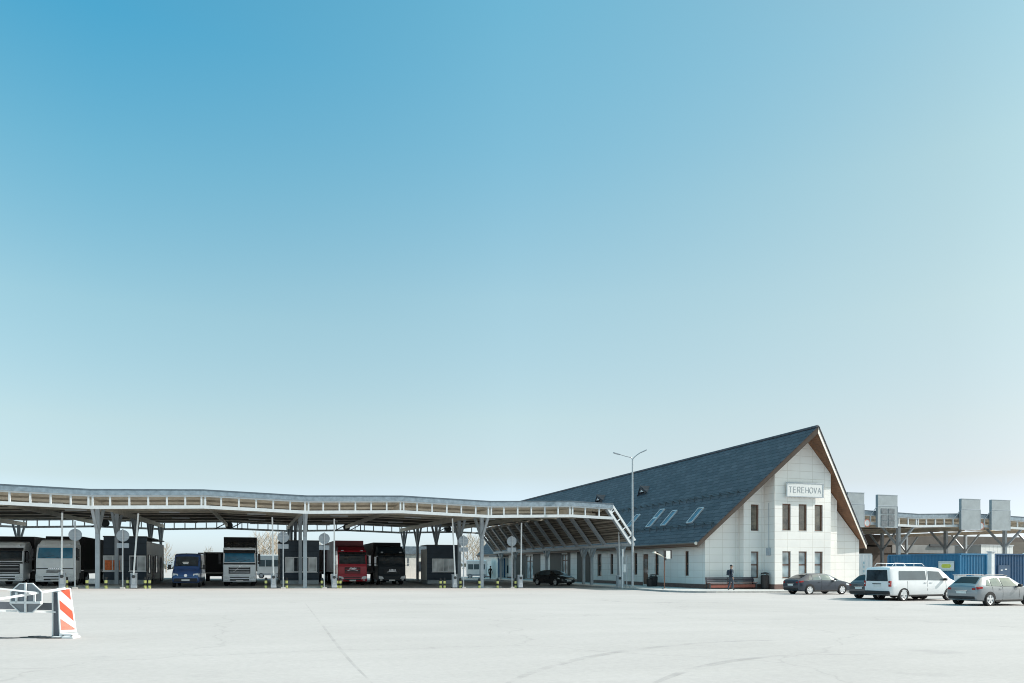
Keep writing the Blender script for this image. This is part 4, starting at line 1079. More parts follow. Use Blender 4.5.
# ================================================================== control booths on the lane islands
def booth(label, a0, a1, b, depth, h, wins, sidewin=(), curtain=None, paleroof=False):
    ac = (a0+a1)/2; z0 = G(ac, b)+.12
    t = thing('control_booth', label, 'booth', (ac, b, z0)); w = (a1-a0)/2
    q = B(); q.box(-w, w, 0, .12, .32, h); q.box(-w-.0, w+.0, .12, .3, h-.28, h+.0); q.build('front_wall', M['slate_clad'], t)
    q = B(); q.box(-w+.01, w-.01, .12, depth, .32, h-.3); q.build('side_wall', M['booth_white'], t)
    q = B(); q.box(-w+.04, w-.04, .03, depth-.05, -.05, .319); q.build('base', M['plinth_grey'], t)
    q = B(); q.box(-w-.04, w+.04, -.06, depth+.05, h+.001, h+.09); q.build('roof', M['dark_steel'], t, bevel=.015)
    for (x0, x1, c0, c1, n, pane) in wins:
        f = B(); fw = .07
        f.box(x0, x1, -.05, .0, c0, c0+fw); f.box(x0, x1, -.05, .0, c1-fw, c1)
        for i in range(n+1):
            x = x0+fw/2+(x1-x0-fw)*i/n; f.box(x-fw/2, x+fw/2, -.049, -.001, c0+fw, c1-fw)
        f.box(x0-.05, x1+.05, -.09, -.0, c0-.05, c0-.002)
        fo = f.build('window', M['white_metal'], t)
        for i in range(n):
            xa = x0+(x1-x0)*i/n; xb = x0+(x1-x0)*(i+1)/n
            g_ = B(); g_.box(xa+.02, xb-.02, -.02, -.004, c0+.02, c1-.02); g_.build('pane', M[pane[i] if isinstance(pane, (list, tuple)) else pane], fo)
        if curtain and x0 < 0:
            g_ = B()
            n2 = 14
            g_.grid(lambda u, v: (x0+.12+(x1-x0-.28)*u, -.024-.012*(1+math.sin(u*38)), c0+.1+(c1-c0)*.62*v), 40, 2)
            g_.build('curtain', M['curtain'], fo)
    for (y0, y1, c0, c1) in sidewin:
        f = B(); x = w-.01
        f.box(x, x+.05, y0, y1, c0, c0+.06); f.box(x, x+.05, y0, y1, c1-.06, c1)
        for y in (y0, y1-.06): f.box(x, x+.049, y, y+.06, c0+.06, c1-.06)
        fo = f.build('window', M['dark_steel'], t)
        g_ = B(); g_.box(x+.002, x+.02, y0+.05, y1-.05, c0+.05, c1-.05); g_.build('pane', M['glass'], fo)
    return t
def span(u0, u1, b): return A(u0, b), A(u1, b)
bK = 63.8
a0, a1 = span(103.5, 146.5, bK)
booth('dark slate booth with an orange curtained window and a long pale side wall', a0, a1, bK, 11.0, 3.62, [(-1.52, -.22, .98, 2.2, 2, 'glass_pale'), (.28, 1.45, .98, 2.2, 2, ['glass', 'glass_pale'])],
      sidewin=((1.0, 2.2, .8, 2.3), (3.6, 4.2, -.0, 2.2), (5.2, 6.6, .8, 2.3), (8.6, 9.3, 0, 2.2)), curtain=True)
a0, a1 = span(280, 319.2, bK)
booth('dark slate booth behind the middle front column, wide white framed window', a0, a1, bK, 7.5, 3.55, [(-1.15, 1.38, 1.0, 2.25, 4, ['glass_pale', 'glass', 'glass', 'glass_pale'])], sidewin=((1, 2.2, .8, 2.3),))
a0, a1 = span(427.2, 459.4, 66)
booth('dark slate booth with four pale window panes, right of the black blue lorry', a0, a1, 66, 2.8, 3.45, [(-1.05, 1.0, 1.08, 2.28, 4, 'glass_pale')])
# pale hut behind the black lorry
b = 97.; a0, a1 = span(403, 433, b)
t = thing('site_hut', 'white flat-roofed hut with dark windows behind the black blue lorry', 'hut', ((a0+a1)/2, b, G(a0, b))); w = (a1-a0)/2
q = B(); q.box(-w, w, 0, 6, -.2, 3.3); q.build('wall', M['booth_white'], t)
q = B(); q.box(-w-.15, w+.15, -.2, 6.1, 3.301, 4.3); q.build('roof', M['roof_metal'], t, bevel=.02)
for x in (.2, 1.0):
    q = B(); q.box(x-.28, x+.28, -.04, -.002, 1.0, 2.3); f = q.build('window', M['dark_steel'], t)
    q = B(); q.box(x-.22, x+.22, -.05, -.041, 1.06, 2.24); q.build('pane', M['glass'], f)
# ================================================================== lane furniture at the front edge of the islands
BL = 56.0
def front(u, b=BL):
    a = A(u, b); return (a, b, G(a, b))
def isl(u, b=BL+.2):
    a = A(u, b); return (a, b, G(a, b))
def barrier(u, label, lean=0., h=4.3):
    t = thing('lane_barrier', label, 'barrier', front(u), 0, 'raised lane barriers')
    q = B(); q.box(-.19, .19, -.17, .17, .02, 1.02); c = q.build('cabinet', M['grey_steel'], t, bevel=.02)
    q = B(); q.box(-.23, .23, -.2, .2, -.02, .06); q.build('foot', M['dark_steel'], c)
    q = B(); q.box(-.21, .21, -.19, .19, 1.022, 1.07); q.build('lid', M['pale_steel'], c)
    q = B(); q.box(-.11, .11, -.178, -.171, .30, .85); q.build('door_panel', M['pale_steel'], c)
    q = B(); p = Vector((.0, -.23, .82)); e = Vector((math.sin(lean)*h, -.23, .82+math.cos(lean)*h))
    q.bar(p, e, .10, .06, (0, 1, 0)); bm_ = q.build('boom', M['white_metal'], t)
    q = B(); q.bar(e-(e-p).normalized()*.001, e+(e-p).normalized()*.05, .11, .07, (0, 1, 0)); q.build('boom_tip', M['black'], bm_)
    q = B(); q.cyl((0, -.27, .82), (0, -.17, .82), .11, .11, 14); q.build('hub', M['dark_steel'], t)
    return t
barrier(62.5, 'raised white barrier arm before the pale flat-fronted lorry near the left edge', .01, 4.2)
barrier(134, 'raised white barrier arm leaning right before the booth with the orange curtain', .07, 4.3)
barrier(273.5, 'raised white barrier arm left of the middle booth', -.02, 4.3)
barrier(334, 'raised white barrier arm just left of the dark red lorry', .0, 4.3)
barrier(454.5, 'raised white barrier arm before the booth with four pale panes', -.05, 4.6)
barrier(520, 'raised white barrier arm left of the slatted slope, nearest the black car', .01, 4.4)
barrier(618.8, 'raised white barrier arm beside the tall street lamp', -.03, 3.9)

def lane_sign(u, label, vdisc, rect=True, b=BL-.05):
    a = A(u, b); z0 = G(a, b); zc = ZZ(u, vdisc, b)-z0
    t = thing('road_sign', label, 'road sign', (a, b, z0), 0, 'round signs at the lane ends')
    q = B(); q.cyl((0, 0, -.05), (0, 0, zc+.45 if rect else zc+.9), .045, .045, 10); q.build('post', M['pale_steel'], t)
    q = B(); q.box(-.16, .16, -.16, .16, -.04, .10); q.build('foot', M['kerb'], t, bevel=.02)
    q = B(); q.cyl((0, .048, zc), (0, .075, zc), .40, .40, 28); d = q.build('disc', M['sign_back'], t)
    q = B(); q.box(-.3, .3, .044, .047, zc-.14, zc-.10); q.box(-.3, .3, .044, .047, zc+.10, zc+.14); q.build('clamp', M['galv'], d)
    if rect:
        q = B(); q.box(-.37, .37, .05, .07, zc-.83, zc-.50); q.build('plate', M['sign_back'], t)
M['sign_back'] = mat('bare sign metal', (.33, .37, .41), .5, .25, .1, 3)
lane_sign(75, 'back of a round sign on a tall post without a plate, near the left edge', 534.8, False)
lane_sign(122.7, 'back of a round sign and plate, in front of the booth with the orange curtain', 535.7)
lane_sign(283.2, 'back of a round sign and plate, at the left corner of the middle booth', 537.2)
lane_sign(324.3, 'back of a round sign and plate, right of the middle booth', 538.6)
lane_sign(463.6, 'back of a round sign and plate, right of the booth with four pale panes', 541)
lane_sign(512, 'back of a round sign and plate, alone in front of the slatted end slope', 541.3)

bol = thing('bollard', 'x', 'bollard', (0, 0, 0), 0, 'yellow and black bollards at the lane ends')
for nm, z0, z1, m in (('band', .36, .56, 'yellow'), ('band', .0, .20, 'yellow')):
    q = B(); q.cyl((0, 0, z0+.001), (0, 0, z1-.001), .095, .095, 16); q.build(nm, M[m], bol, smooth=40)
for nm, z0, z1, m in (('post', -.1, .78, 'blackpaint'),):
    q = B(); q.lathe([(.09, z0), (.09, .74), (.07, .775), (.0, z1)], (0, 0, 0), 'z', 16); q.build(nm, M[m], bol, smooth=40)
for i, (u, lab) in enumerate((
        (66.6, 'yellow and black bollard behind the leftmost barrier cabinet'), (87, 'yellow and black bollard left of the leftmost front column'), (106, 'yellow and black bollard just right of the leftmost front column'),
        (127.6, 'yellow and black bollard between the round sign and the leaning barrier'), (145.2, 'left one of two close yellow and black bollards at the booth with the orange curtain'), (149.6, 'right one of two close yellow and black bollards at the booth with the orange curtain'),
        (266, 'yellow and black bollard right of the silver white lorry'), (286.6, 'yellow and black bollard at the left corner of the middle booth'), (322, 'yellow and black bollard at the right corner of the middle booth'),
        (337.2, 'left one of two touching yellow and black bollards before the dark red lorry'), (340.3, 'right one of two touching yellow and black bollards before the dark red lorry'),
        (440.6, 'left one of two close yellow and black bollards before the booth with four pale panes'), (444.6, 'right one of two close yellow and black bollards before the booth with four pale panes'),
        (460.4, 'yellow and black bollard just left of the round sign by the four-paned booth'), (479.4, 'yellow and black bollard left of the rightmost front column'),
        (497.6, 'yellow and black bollard standing alone right of the rightmost front column'), (515.6, 'yellow and black bollard between the lone round sign and its barrier'))):
    o = bol if i == 0 else copy_tree(bol)
    o.location = isl(u); o['label'] = lab
# small white block beside the left bollards
t = thing('concrete_block', 'small low white block between the lorry lane and the leftmost front column', 'block', isl(92.3, 57.5)); 
q = B(); q.prism([(-.34, .28), (.34, .28), (.27, .60), (-.27, .60)], 'y', -.16, .16); q.build('block', M['white_metal'], t, bevel=.04)
q = B(); q.box(-.2, .2, -.1, .1, -.05, .285); q.build('stand', M['dark_steel'], t)

# ================================================================== street lamp, posts, bench, bins on the pavement
a, b = A(632.5, 52.2), 52.2; z0 = G(a, b)+.12
t = thing('street_lamp', 'tall grey street lamp with two outstretched arms before the terminal roof', 'street lamp', (a, b, z0), -TH)
zt = ZZ(632.5, 459, b)-z0
q = B(); q.cyl((0, 0, 0), (0, 0, zt), .105, .055, 14); q.build('post', M['galv'], t, smooth=40)
q = B(); q.box(-.22, .22, -.22, .22, -.02, .18); q.build('foot', M['kerb'], t, bevel=.03)
q = B(); q.box(-.06, .06, -.115, -.08, .7, 1.3); q.build('service_door', M['grey_steel'], t)
for s, x1, z1 in ((-1, -1.0, .36), (1, .62, .50)):
    q = B(); q.tube([(0, 0, zt-.05), (s*.12, 0, zt+.12), (x1*.55, 0, zt+z1*.62), (x1, 0, zt+z1)], .035, 8); ar = q.build('arm', M['galv'], t, smooth=50)
    d = Vector((s, 0, .28 if s < 0 else .45)).normalized(); p = Vector((x1, 0, zt+z1))
    q = B(); q.bar(p-d*.05, p+d*.55, .24, .07, (0, 0, 1)); q.build('lamp_head', M['grey_steel'], ar, bevel=.025)
    q = B(); q.bar(p+d*.08+Vector((0, 0, -.045)), p+d*.48+Vector((0, 0, -.045)), .17, .02); q.build('lens', M['lamp_glass'], ar)
def post(name, label, cat, u, b, v1, r, m, extra=None):
    a = A(u, b); z0 = G(a, b)+(.12 if a > 27.4 else 0); h = ZZ(u, v1, b)-z0
    t = thing(name, label, cat, (a, b, z0))
    q = B(); q.cyl((0, 0, -.05), (0, 0, h), r, r, 12); q.build('pole', M[m], t)
    q = B(); q.box(-.14, .14, -.14, .14, -.03, .07); q.build('foot', M['kerb'], t)
    if extra: extra(t, h)
    return t
def box_on(t, h):
    q = B(); q.box(.05, .27, -.09, .09, h*.42, h*.62); q.build('switch_box', M['white_metal'], t, bevel=.01)
post('marker_pole', 'white pole with a small white box on it, left of the tall street lamp', 'pole', 622.6, 53.0, 549.2, .055, 'white_metal', box_on)
post('marker_pole', 'thin plain grey pole between the street lamp and the white pole with a box', 'pole', 626.8, 54.2, 555, .04, 'pale_steel')
def board(t, h):
    q = B(); q.box(-.06, .12, -.10, -.06, h-.55, h-.38); q.bar((0, -.05, h-.45), (0, .02, h-.45), .05); q.build('small_plate', M['black'], t)
    q = B(); q.box(.12, .48, -.05, -.01, h-.42, h+.16); q.build('panel', M['plate'], t)
    q = B(); q.box(-.08, .12, -.05, -.01, h-.3, h+.2); q.box(.48, .60, -.05, -.01, h-.42, h+.22); q.bar((0, -.03, h+.1), (.5, -.03, h+.1), .03); q.build('panel_edge', M['black'], t)
    q = B(); q.tube([(0, 0, h-.3), (-.8, .1, h+.05)], .04, 8); q.cyl((-.8, .1, h+.1), (-.8, .1, h-.02), .10, .16, 12); q.build('lamp_arm', M['tanbeam'], t)
post('pole_sign', 'brown pole carrying a small white panel and black plate beside the side wall', 'sign', 664.4, 48.8, 553, .04, 'frame_brown', board)
def bin_(label, u, b, h, r, lid=True):
    a = A(u, b); t = thing('waste_bin', label, 'bin', (a, b, G(a, b)+.12))
    q = B(); q.lathe([(.0, .0), (r*.8, .0), (r*.9, .08), (r, h*.55), (r*.98, h*.82), (r*.7, h*.84)], (0, 0, 0), 'z', 20)
    for i in range(16):
        c, s = math.cos(i*math.pi/8), math.sin(i*math.pi/8); q.bar((c*r*.92, s*r*.92, .06), (c*r*1.02, s*r*1.02, h*.8), .05, .03, (c, s, 0))
    q.build('body', M['bin_dark'], t, smooth=30)
    q = B(); q.lathe([(r*1.0, h*.9), (r*.95, h*.97), (r*.3, h), (0, h)], (0, 0, 0), 'z', 20)
    for i in range(4):
        c, s = math.cos(i*math.pi/2+.4), math.sin(i*math.pi/2+.4); q.bar((c*r*.85, s*r*.85, h*.8), (c*r*.85, s*r*.85, h*.92), .03)
    q.build('lid', M['bin_dark'], t, smooth=30)
M['bin_dark'] = mat('dark bin metal', (.035, .03, .03), .5, .2, .2, 8)
bin_('slim dark brown bin with a lid at the corner of the gable bay', 764.8, 48.55, 1.32, .3)
bin_('dark bin beside the side door of the terminal', 653.5, 56.5, 1.05, .34)
bin_('smaller dark bin in front of the other bin by the side door', 650, 56.0, .8, .28)
# long bench
bb = 49.05; a0, a1 = A(706.5, bb), A(755, bb); L_ = a1-a0
t = thing('bench', 'long red brown slatted bench with a dark back rail against the white gable wall', 'bench', ((a0+a1)/2, bb-.0, G((a0+a1)/2, bb)+.12))
for x in (-L_/2+.1, -.15, L_/2-.12):
    q = B(); q.bar((x, -.32, 0), (x, -.30, .45), .08, .06); q.bar((x, .12, 0), (x, .22, .92), .08, .06); q.bar((x, -.33, .43), (x, .16, .41), .07, .05); q.build('leg', M['dark_steel'], t)
q = B()
for i in range(5): q.box(-L_/2, L_/2, -.36+i*.105, -.27+i*.105, .455, .495)
q.build('seat', M['bench_wood'], t, bevel=.008)
q = B()
for z, y in ((.62, .13), (.74, .155), (.86, .18)): q.box(-L_/2, L_/2, y-.025, y+.015, z-.05, z+.05)
q.build('backrest', M['bench_dark'], t, bevel=.008)
q = B(); q.box(-L_/2+.2, L_/2-.2, -.30, -.26, .12, .36); q.build('front_board', M['bench_wood'], t)
# grey dark cabinet post next to the eaves column is the barrier above

# ================================================================== containers and walls beyond the cars
def container(label, a, b, rz, L_, m, h=2.75, wdt=2.44, door_end=None, group=None, z=.12):
    t = thing('shipping_container', label, 'container', (a, b, G(a, b)+z), rz, group)
    q = B(); n = int(L_/.28); pts = []
    # corrugated long sides at y=0 and y=wdt, ends at x=0 / L
    for side, yy, s in ((0, 0., -1), (1, wdt, 1)):
        prev = None; vs = []
        for i in range(n):
            x0 = .06+(L_-.12)*i/n; d = (L_-.12)/n
            for dx, off in ((0, .0), (.3, .0), (.42, .035), (.88, .035)):
                vs.append((x0+d*dx, yy-s*off))
        vs.append((L_-.06, yy))
        q.add([(x, y, .12) for x, y in vs]+[(x, y, h-.10) for x, y in vs], [(i, i+1, len(vs)+i+1, len(vs)+i) for i in range(len(vs)-1)])
    nn = 9
    for xx, s in ((0., -1), (L_, 1)):
        vs = []
        for i in range(nn):
            y0 = .06+(wdt-.12)*i/nn; d = (wdt-.12)/nn
            for dy, off in ((0, 0), (.3, 0), (.42, .035), (.88, .035)): vs.append((xx-s*off, y0+d*dy))
        vs.append((xx, wdt-.06))
        q.add([(x, y, .12) for x, y in vs]+[(x, y, h-.10) for x, y in vs], [(i, i+1, len(vs)+i+1, len(vs)+i) for i in range(len(vs)-1)])
    body = q.build('walls', M[m], t)
    q = B(); q.box(0, L_, 0, wdt, h-.06, h-.03); q.build('roof', M['container_top'], t)
    q = B()
    for yy in (0, wdt):
        q.box(-.01, L_+.01, yy-.05, yy+.05, h-.10, h-.0); q.box(-.01, L_+.01, yy-.05, yy+.05, 0, .13)
        for xx in (0, L_): q.box(xx-.06, xx+.06, yy-.065, yy+.065, .131, h-.101)
    for xx in (0, L_): q.box(xx-.045, xx+.045, .051, wdt-.051, h-.10, h-.002); q.box(xx-.045, xx+.045, .051, wdt-.051, 0, .128)
    q.build('frame', M[m], t)
    return t
M['container_top'] = mat('weathered container roof', (.42, .46, .48), .6, .1, .2, 1)
M['c_navy'] = mat('dull dark blue container paint', (.028, .075, .145), .5, 0, .25, .8, detail=9)
M['c_blue'] = mat('bright blue container paint', (.015, .15, .29), .45, 0, .15, .8, detail=9)
M['c_royal'] = mat('royal blue container paint', (.008, .065, .15), .5, 0, .15, .8, detail=9)
M['c_white'] = mat('white container paint', (.62, .65, .67), .5, 0, .08, 1)
def yard(u, Y):                             # sight line u at view depth Y
    return fr((u-512)/F*Y, Y)
a, b = yard(960, 50.5)
tc = container('blue container behind the white van, bright corrugated end and a notice on its shaded flank', a+2.44, b, math.pi/2, 6.06, 'c_blue', 2.78)
# notice on its flank
t = thing('notice_board', 'white notice with a yellow green lozenge fixed to the flank of the blue container', 'notice', (a-.075, b+.75, G(a, b)+2.02), -math.pi/2)
q = B(); q.box(-.62, .62, -.012, .0, -.34, .34); q.build('board', M['plate'], t)
M['lozenge'] = mat('yellow green print', (.62, .62, .08), .5, 0, .15, 9); M['pale_blue'] = mat('pale blue print', (.30, .46, .52), .5, 0, .1, 9)
q = B(); q.prism([(-.40, 0), (-.30, .13), (.30, .13), (.40, 0), (.30, -.13), (-.30, -.13)], 'y', -.018, -.0125); q.build('lozenge', M['lozenge'], t)
for z in (-.29, .27):
    q = B(); q.box(-.6, .6, -.016, -.0125, z-.025, z+.03); q.build('print_band', M['pale_blue'], t)
t.location.y = b+1.0
a, b = yard(994.5, 54)
tb = container('royal blue container at the right edge with a small door panel', a, b, .0, 6.06, 'c_royal', 2.85)
q = B(); q.box(.32, 1.5, -.05, -.036, .5, 2.0); q.build('door_panel', M['c_navy'], tb)
for x0, x1, z0 in ((.55, .73, 1.60), (.95, 1.17, 1.66)):
    q = B(); q.box(x0, x1, -.062, -.051, z0, z0+.08); q.build('hinge_plate', M['white_metal'], tb)
a, b = yard(991, 50)
t = thing('white_post', 'thick white post standing between the two blue containers', 'post', (a, b, G(a, b)))
q = B(); q.box(-.15, .15, -.15, .15, 0, 2.95); q.build('post', M['white_metal'], t, bevel=.02)
q = B(); q.box(-.19, .19, -.19, .19, 2.951, 3.02); q.build('cap', M['pale_steel'], t)
a, b = yard(849, 63)
tw = container('white container just behind the right corner of the terminal', a, b, -.33, 1.9, 'c_white', 2.95)
for z in (1.0, 1.35, 1.7, 2.05):
    q = B(); q.box(1.2, 1.32, -.01, -.002, z, z+.22); q.build('stencil_mark', M['pale_blue'], tw)
a, b = yard(960, 45)
t = thing('utility_cabinet', 'small white cabinet between the white van and the silver hatchback', 'cabinet', (a, b, G(a, b)), -.2)
q = B(); q.box(-.26, .26, -.2, .2, .1, 1.42); q.build('case', M['white_metal'], t, bevel=.02)
q = B(); q.box(-.3, .3, -.24, .24, 1.421, 1.47); q.build('lid', M['pale_steel'], t)
q = B(); q.box(-.2, .2, -.16, .16, -.02, .1); q.build('foot', M['kerb'], t)
# low building under the far canopy
b = 84; a0, a1 = A(864, b), A(1075, b); zt = ZZ(940, 545.5, b); zm = ZZ(940, 553.5, b)
t = thing('low_building', 'low brown building with a pale grey roof band under the far canopy', 'building', ((a0+a1)/2, b, G(a0, b))); w = (a1-a0)/2; zz = G(a0, b)
q = B(); q.box(-w, w, 0, 7, -.5, zm-zz); q.build('wall', M['brown_wall'], t)
q = B(); q.box(-w+5, w, -.15, 7, zm-zz+.001, zt-zz); q.build('roof_band', M['grey_wall'], t, bevel=.02)
q = B(); q.box(-w-.1, -w+4.995, -.1, 7, zm-zz+.002, zt-zz-.3); q.build('upper_wall', M['brown_wall'], t)
q = B(); q.box(-w, w, 2.0, 7, zt-zz+.001, 6.2-zz); q.build('dark_backing', M['brown_wall'], t)  # added dark block standing for the far canopy's shaded underside
q = B(); q.box(-w+12, -w+15.5, -.35, -.16, zt-zz-.15, zt-zz+.18); q.build('roof_vent', M['dark_steel'], t)
b = 74; a0, a1 = A(981, b), A(1013, b); z1 = ZZ(997, 545.5, b); zz = G(a0, b)
t = thing('panel_shed', 'white panelled shed with upright seams above the royal blue container', 'shed', ((a0+a1)/2, b, zz)); w = (a1-a0)/2
M['shed_white'] = lined(mat('white shed sheet', (.66, .67, .66), .55, 0, .06, 1), .75, .45, 'x', .08)
q = B(); q.box(-w, w, 0, 4, -.3, z1-zz); q.build('wall', M['shed_white'], t)
q = B(); q.box(-w-.08, w+.08, -.1, 4.1, z1-zz+.001, z1-zz+.1); q.build('roof', M['pale_steel'], t)
b = 80; a0 = A(1013, b); zt = ZZ(1024, 537, b)
t = thing('brown_hall', 'brown hall with a pitched roof at the right edge under the far canopy', 'building', (a0+7, b, G(a0, b)))
q = B(); zz = G(a0, b); q.prism([(-7, -.3), (7, -.3), (7, 3.6), (0, 6.1), (-7, 3.2)], 'y', 0, 9); q.build('wall', M['brown_wall2'], t)
q = B(); q.bar((-7.1, -.1, 3.25), (0, -.1, 6.2), .3, .14); q.bar((7.1, -.1, 3.65), (0, -.1, 6.2), .3, .14); q.build('roof_verge', M['pale_steel'], t)

# ================================================================== things beyond the lanes
def bg_bus(label, u0, u1, Y, h, rz=0.):
    a0, b0 = yard(u0, Y); a1, b1 = yard(u1, Y)
    L_ = math.hypot(a1-a0, b1-b0); t = thing('minibus', label, 'minibus', ((a0+a1)/2, (b0+b1)/2, G(a0, b0)), -TH+rz)
    q = B(); q.box(-L_/2, L_/2, 0, 2.5, .38, h); q.build('body', M['p_white'], t, bevel=.15, segs=3)
    n = max(3, int(L_/1.5))
    for i in range(n):
        x0 = -L_/2+.25+(L_-.5)*i/n; q = B(); q.box(x0+.05, x0+(L_-.5)/n-.05, -.012, .01, h*.5, h*.78); q.build('window', M['glass_grey'], t)
    q = B(); q.box(-L_/2+.1, L_/2-.1, -.01, .005, .42, .62); q.build('skirt', M['grey_steel'], t)
    for x in (-L_*.31, L_*.31): wheel(t, x, .1, .34, .22, -1, 6, 'y', 'grey_steel')
bg_bus('white minibus with a band of grey windows, seen past the silver white lorry', 256.5, 281, 92, 2.95)
bg_bus('white minibus beyond the lanes, just left of the rightmost front column', 466, 487, 104, 2.6)
# white trailer seen on the flank between the middle booth and the red lorry
a, b = yard(318.5, 74)
t = thing('box_trailer', 'white box trailer standing between the middle booth and the dark red lorry', 'trailer', (a, b, G(a, b)))
q = B(); q.box(0, 2.5, 0, 11, 1.05, 3.75); q.build('box', M['tarp_grey'], t, bevel=.05)
q = B(); q.box(.3, 2.2, .3, 10.7, .8, 1.05); q.box(.1, .2, .02, .06, .6, 1.05); q.box(2.3, 2.4, .02, .06, .6, 1.05); q.build('frame', M['black'], t)
for k in range(3):
    for s, x in ((-1, .25), (1, 2.25)): wheel(t, x, 1.2+k*1.3, .48, .28, s, 6, 'x', 'galv')
for x in (.25, 2.25):
    q = B(); q.box(x-.15, x+.15, -.03, -.002, 1.1, 1.2); q.build('tail_lamp', M['tail_red'], t)
# dark open-backed trailer past the blue van
a, b = yard(204, 73)
t = thing('box_trailer', 'pale trailer with its dark back open, half hidden by the blue van', 'trailer', (a, b, G(a, b)))
q = B()
q.box(0, .12, 0, 8, .9, 2.8); q.box(1.8, 1.92, 0, 8, .9, 2.8); q.box(0, 1.92, 0, 8, 2.8, 2.9); q.box(0, 1.92, 0, 8, .78, .9)
q.build('box', M['booth_white'], t)
q = B(); q.box(.13, 1.79, .25, .3, .91, 2.79); q.build('interior_shade', M['black'], t)  # black sheet painting in the shade of the open back
q = B(); q.box(-.55, -.02, .0, .06, .85, 2.85); q.build('rear_door', M['booth_white'], t)
q = B(); q.box(.2, 1.7, .4, 7.5, .5, .78); q.build('frame', M['black'], t)
for s, x in ((-1, .22), (1, 1.7)): wheel(t, x, 1.6, .46, .26, s, 6, 'x', 'galv'); wheel(t, x, 2.8, .46, .26, s, 6, 'x', 'galv')
# small inspection lodge at the far end of the slatted slope
b = 99; a0, a1 = A(497.5, b), A(513, b); zz = G(a0, b)+.0
t = thing('inspection_lodge', 'pale lodge with blue posts at the far end of the slatted slope', 'lodge', ((a0+a1)/2, b, zz)); w = (a1-a0)/2
q = B(); q.box(-w, w, 0, 3, -.1, 3.1); q.build('wall', M['booth_white'], t)
q = B(); q.box(-w-.3, w+.3, -.5, 3.2, 3.101, 3.35); q.build('roof', M['dark_steel'], t)
q = B(); q.box(.25, .85, -.04, -.002, .8, 1.9); f = q.build('window', M['dark_steel'], t); q = B(); q.box(.31, .79, -.05, -.041, .86, 1.84); q.build('pane', M['glass'], f)
for x in (-.95, -.55, -.15):
    q = B(); q.box(x-.1, x+.1, -.12, -.003, .2, 2.9); q.build('post', M['c_royal'], t)
# trees: trunk and bare crown
def bare_tree_meshes(seed, h, mt):
    rnd = random.Random(seed); tr = B(); cr = B()
    def seg(bx, p, q, r0, r1, n=5): bx.cyl(p, q, r0, r1, n, cap=False)
    tip = Vector((rnd.uniform(-.3, .3), rnd.uniform(-.3, .3), h*.9)); ps = [Vector((0, 0, -.1)), Vector((.1*rnd.uniform(-1, 1), 0, h*.35)), tip*.7+Vector((0, 0, h*.04)), tip]
    rr = [h*.017, h*.012, h*.007, h*.002]
    for i in range(3): seg(tr, ps[i], ps[i+1], rr[i], rr[i+1], 7)
    def grow(p, d, L_, r, lv):
        if lv == 0 or L_ < .25: return
        n = 3; cur = Vector(p); dd = Vector(d)
        for i in range(n):
            dd = (dd+Vector((rnd.uniform(-.22, .22), rnd.uniform(-.22, .22), rnd.uniform(-.02, .2)))).normalized()
            nx = cur+dd*L_/n; seg(tr if lv >= 3 else cr, cur, nx, r*(1-i/n*.5), r*(1-(i+1)/n*.5), 4 if lv >= 3 else 3); cur = nx
            for k in range(2 if lv > 1 else 1):
                a_ = rnd.uniform(0, 6.28); e = Vector((math.cos(a_), math.sin(a_), rnd.uniform(.2, .9))).normalized()
                grow(cur, (dd*.7+e*.75).normalized(), L_*rnd.uniform(.38, .6), r*.5, lv-1)
    n = 15
    for i in range(n):
        f_ = .25+.7*i/n; p = ps[1].lerp(tip, (f_-.35)/.65) if f_ > .35 else ps[0].lerp(ps[1], f_/.35)
        a_ = i*2.4+rnd.uniform(-.4, .4)
        grow(p, Vector((math.cos(a_), math.sin(a_), .55+f_*.4)).normalized(), h*.34*(1.15-f_*.75), h*.0052, 3)
    t_ = tr.build('trunk', M['bark'], recalc=False); c_ = cr.build('crown', M[mt], recalc=False)
    return t_, c_
protos = [bare_tree_meshes(11, 9.0, 'twig'), bare_tree_meshes(23, 8.0, 'twig_grey'), bare_tree_meshes(37, 9.5, 'twig')]
spots = [(259, 150, 0, .95), (264.5, 156, 1, 1.05), (270, 148, 2, .9), (276, 160, 1, 1.1), (281, 152, 0, .95), (467.5, 140, 2, .85), (473, 150, 0, .95), (479, 144, 2, .8), (485.5, 158, 1, 1.0), (322, 165, 1, .9), (381, 170, 1, .85), (166, 175, 0, .8), (209, 185, 1, .8)]
labs = ['bare tan tree seen past the silver white lorry, nearest to that lorry', 'bare tree second from the silver white lorry, above the minibus', 'bare tan tree third from the silver white lorry, above the minibus', 'bare grey tree fourth from the silver white lorry', 'bare tree closest behind the middle booth on its left',
        'bare yellowish tree just right of the booth with four pale panes', 'bare yellowish tree second from the four-paned booth', 'bare yellowish tree left of the rightmost front column', 'bare tree behind the rightmost front column', 'bare grey tree above the white box trailer',
        'bare grey tree between the dark red and the black blue lorries', 'bare tree between the orange curtained booth and the blue van', 'bare tree between the blue van and the silver white lorry']
used = set()
for (u, Y, k, s), lab in zip(spots, labs):
    a, b = yard(u, Y); t = thing('bare_tree', lab, 'tree', (a, b, G(a, b)), u*1.7, 'bare trees beyond the lanes'); t.scale = (s, s, s)
    for o in protos[k]:
        c = o if k not in used else o.copy()
        if k in used: COL.objects.link(c)
        c.parent = t
    used.add(k)
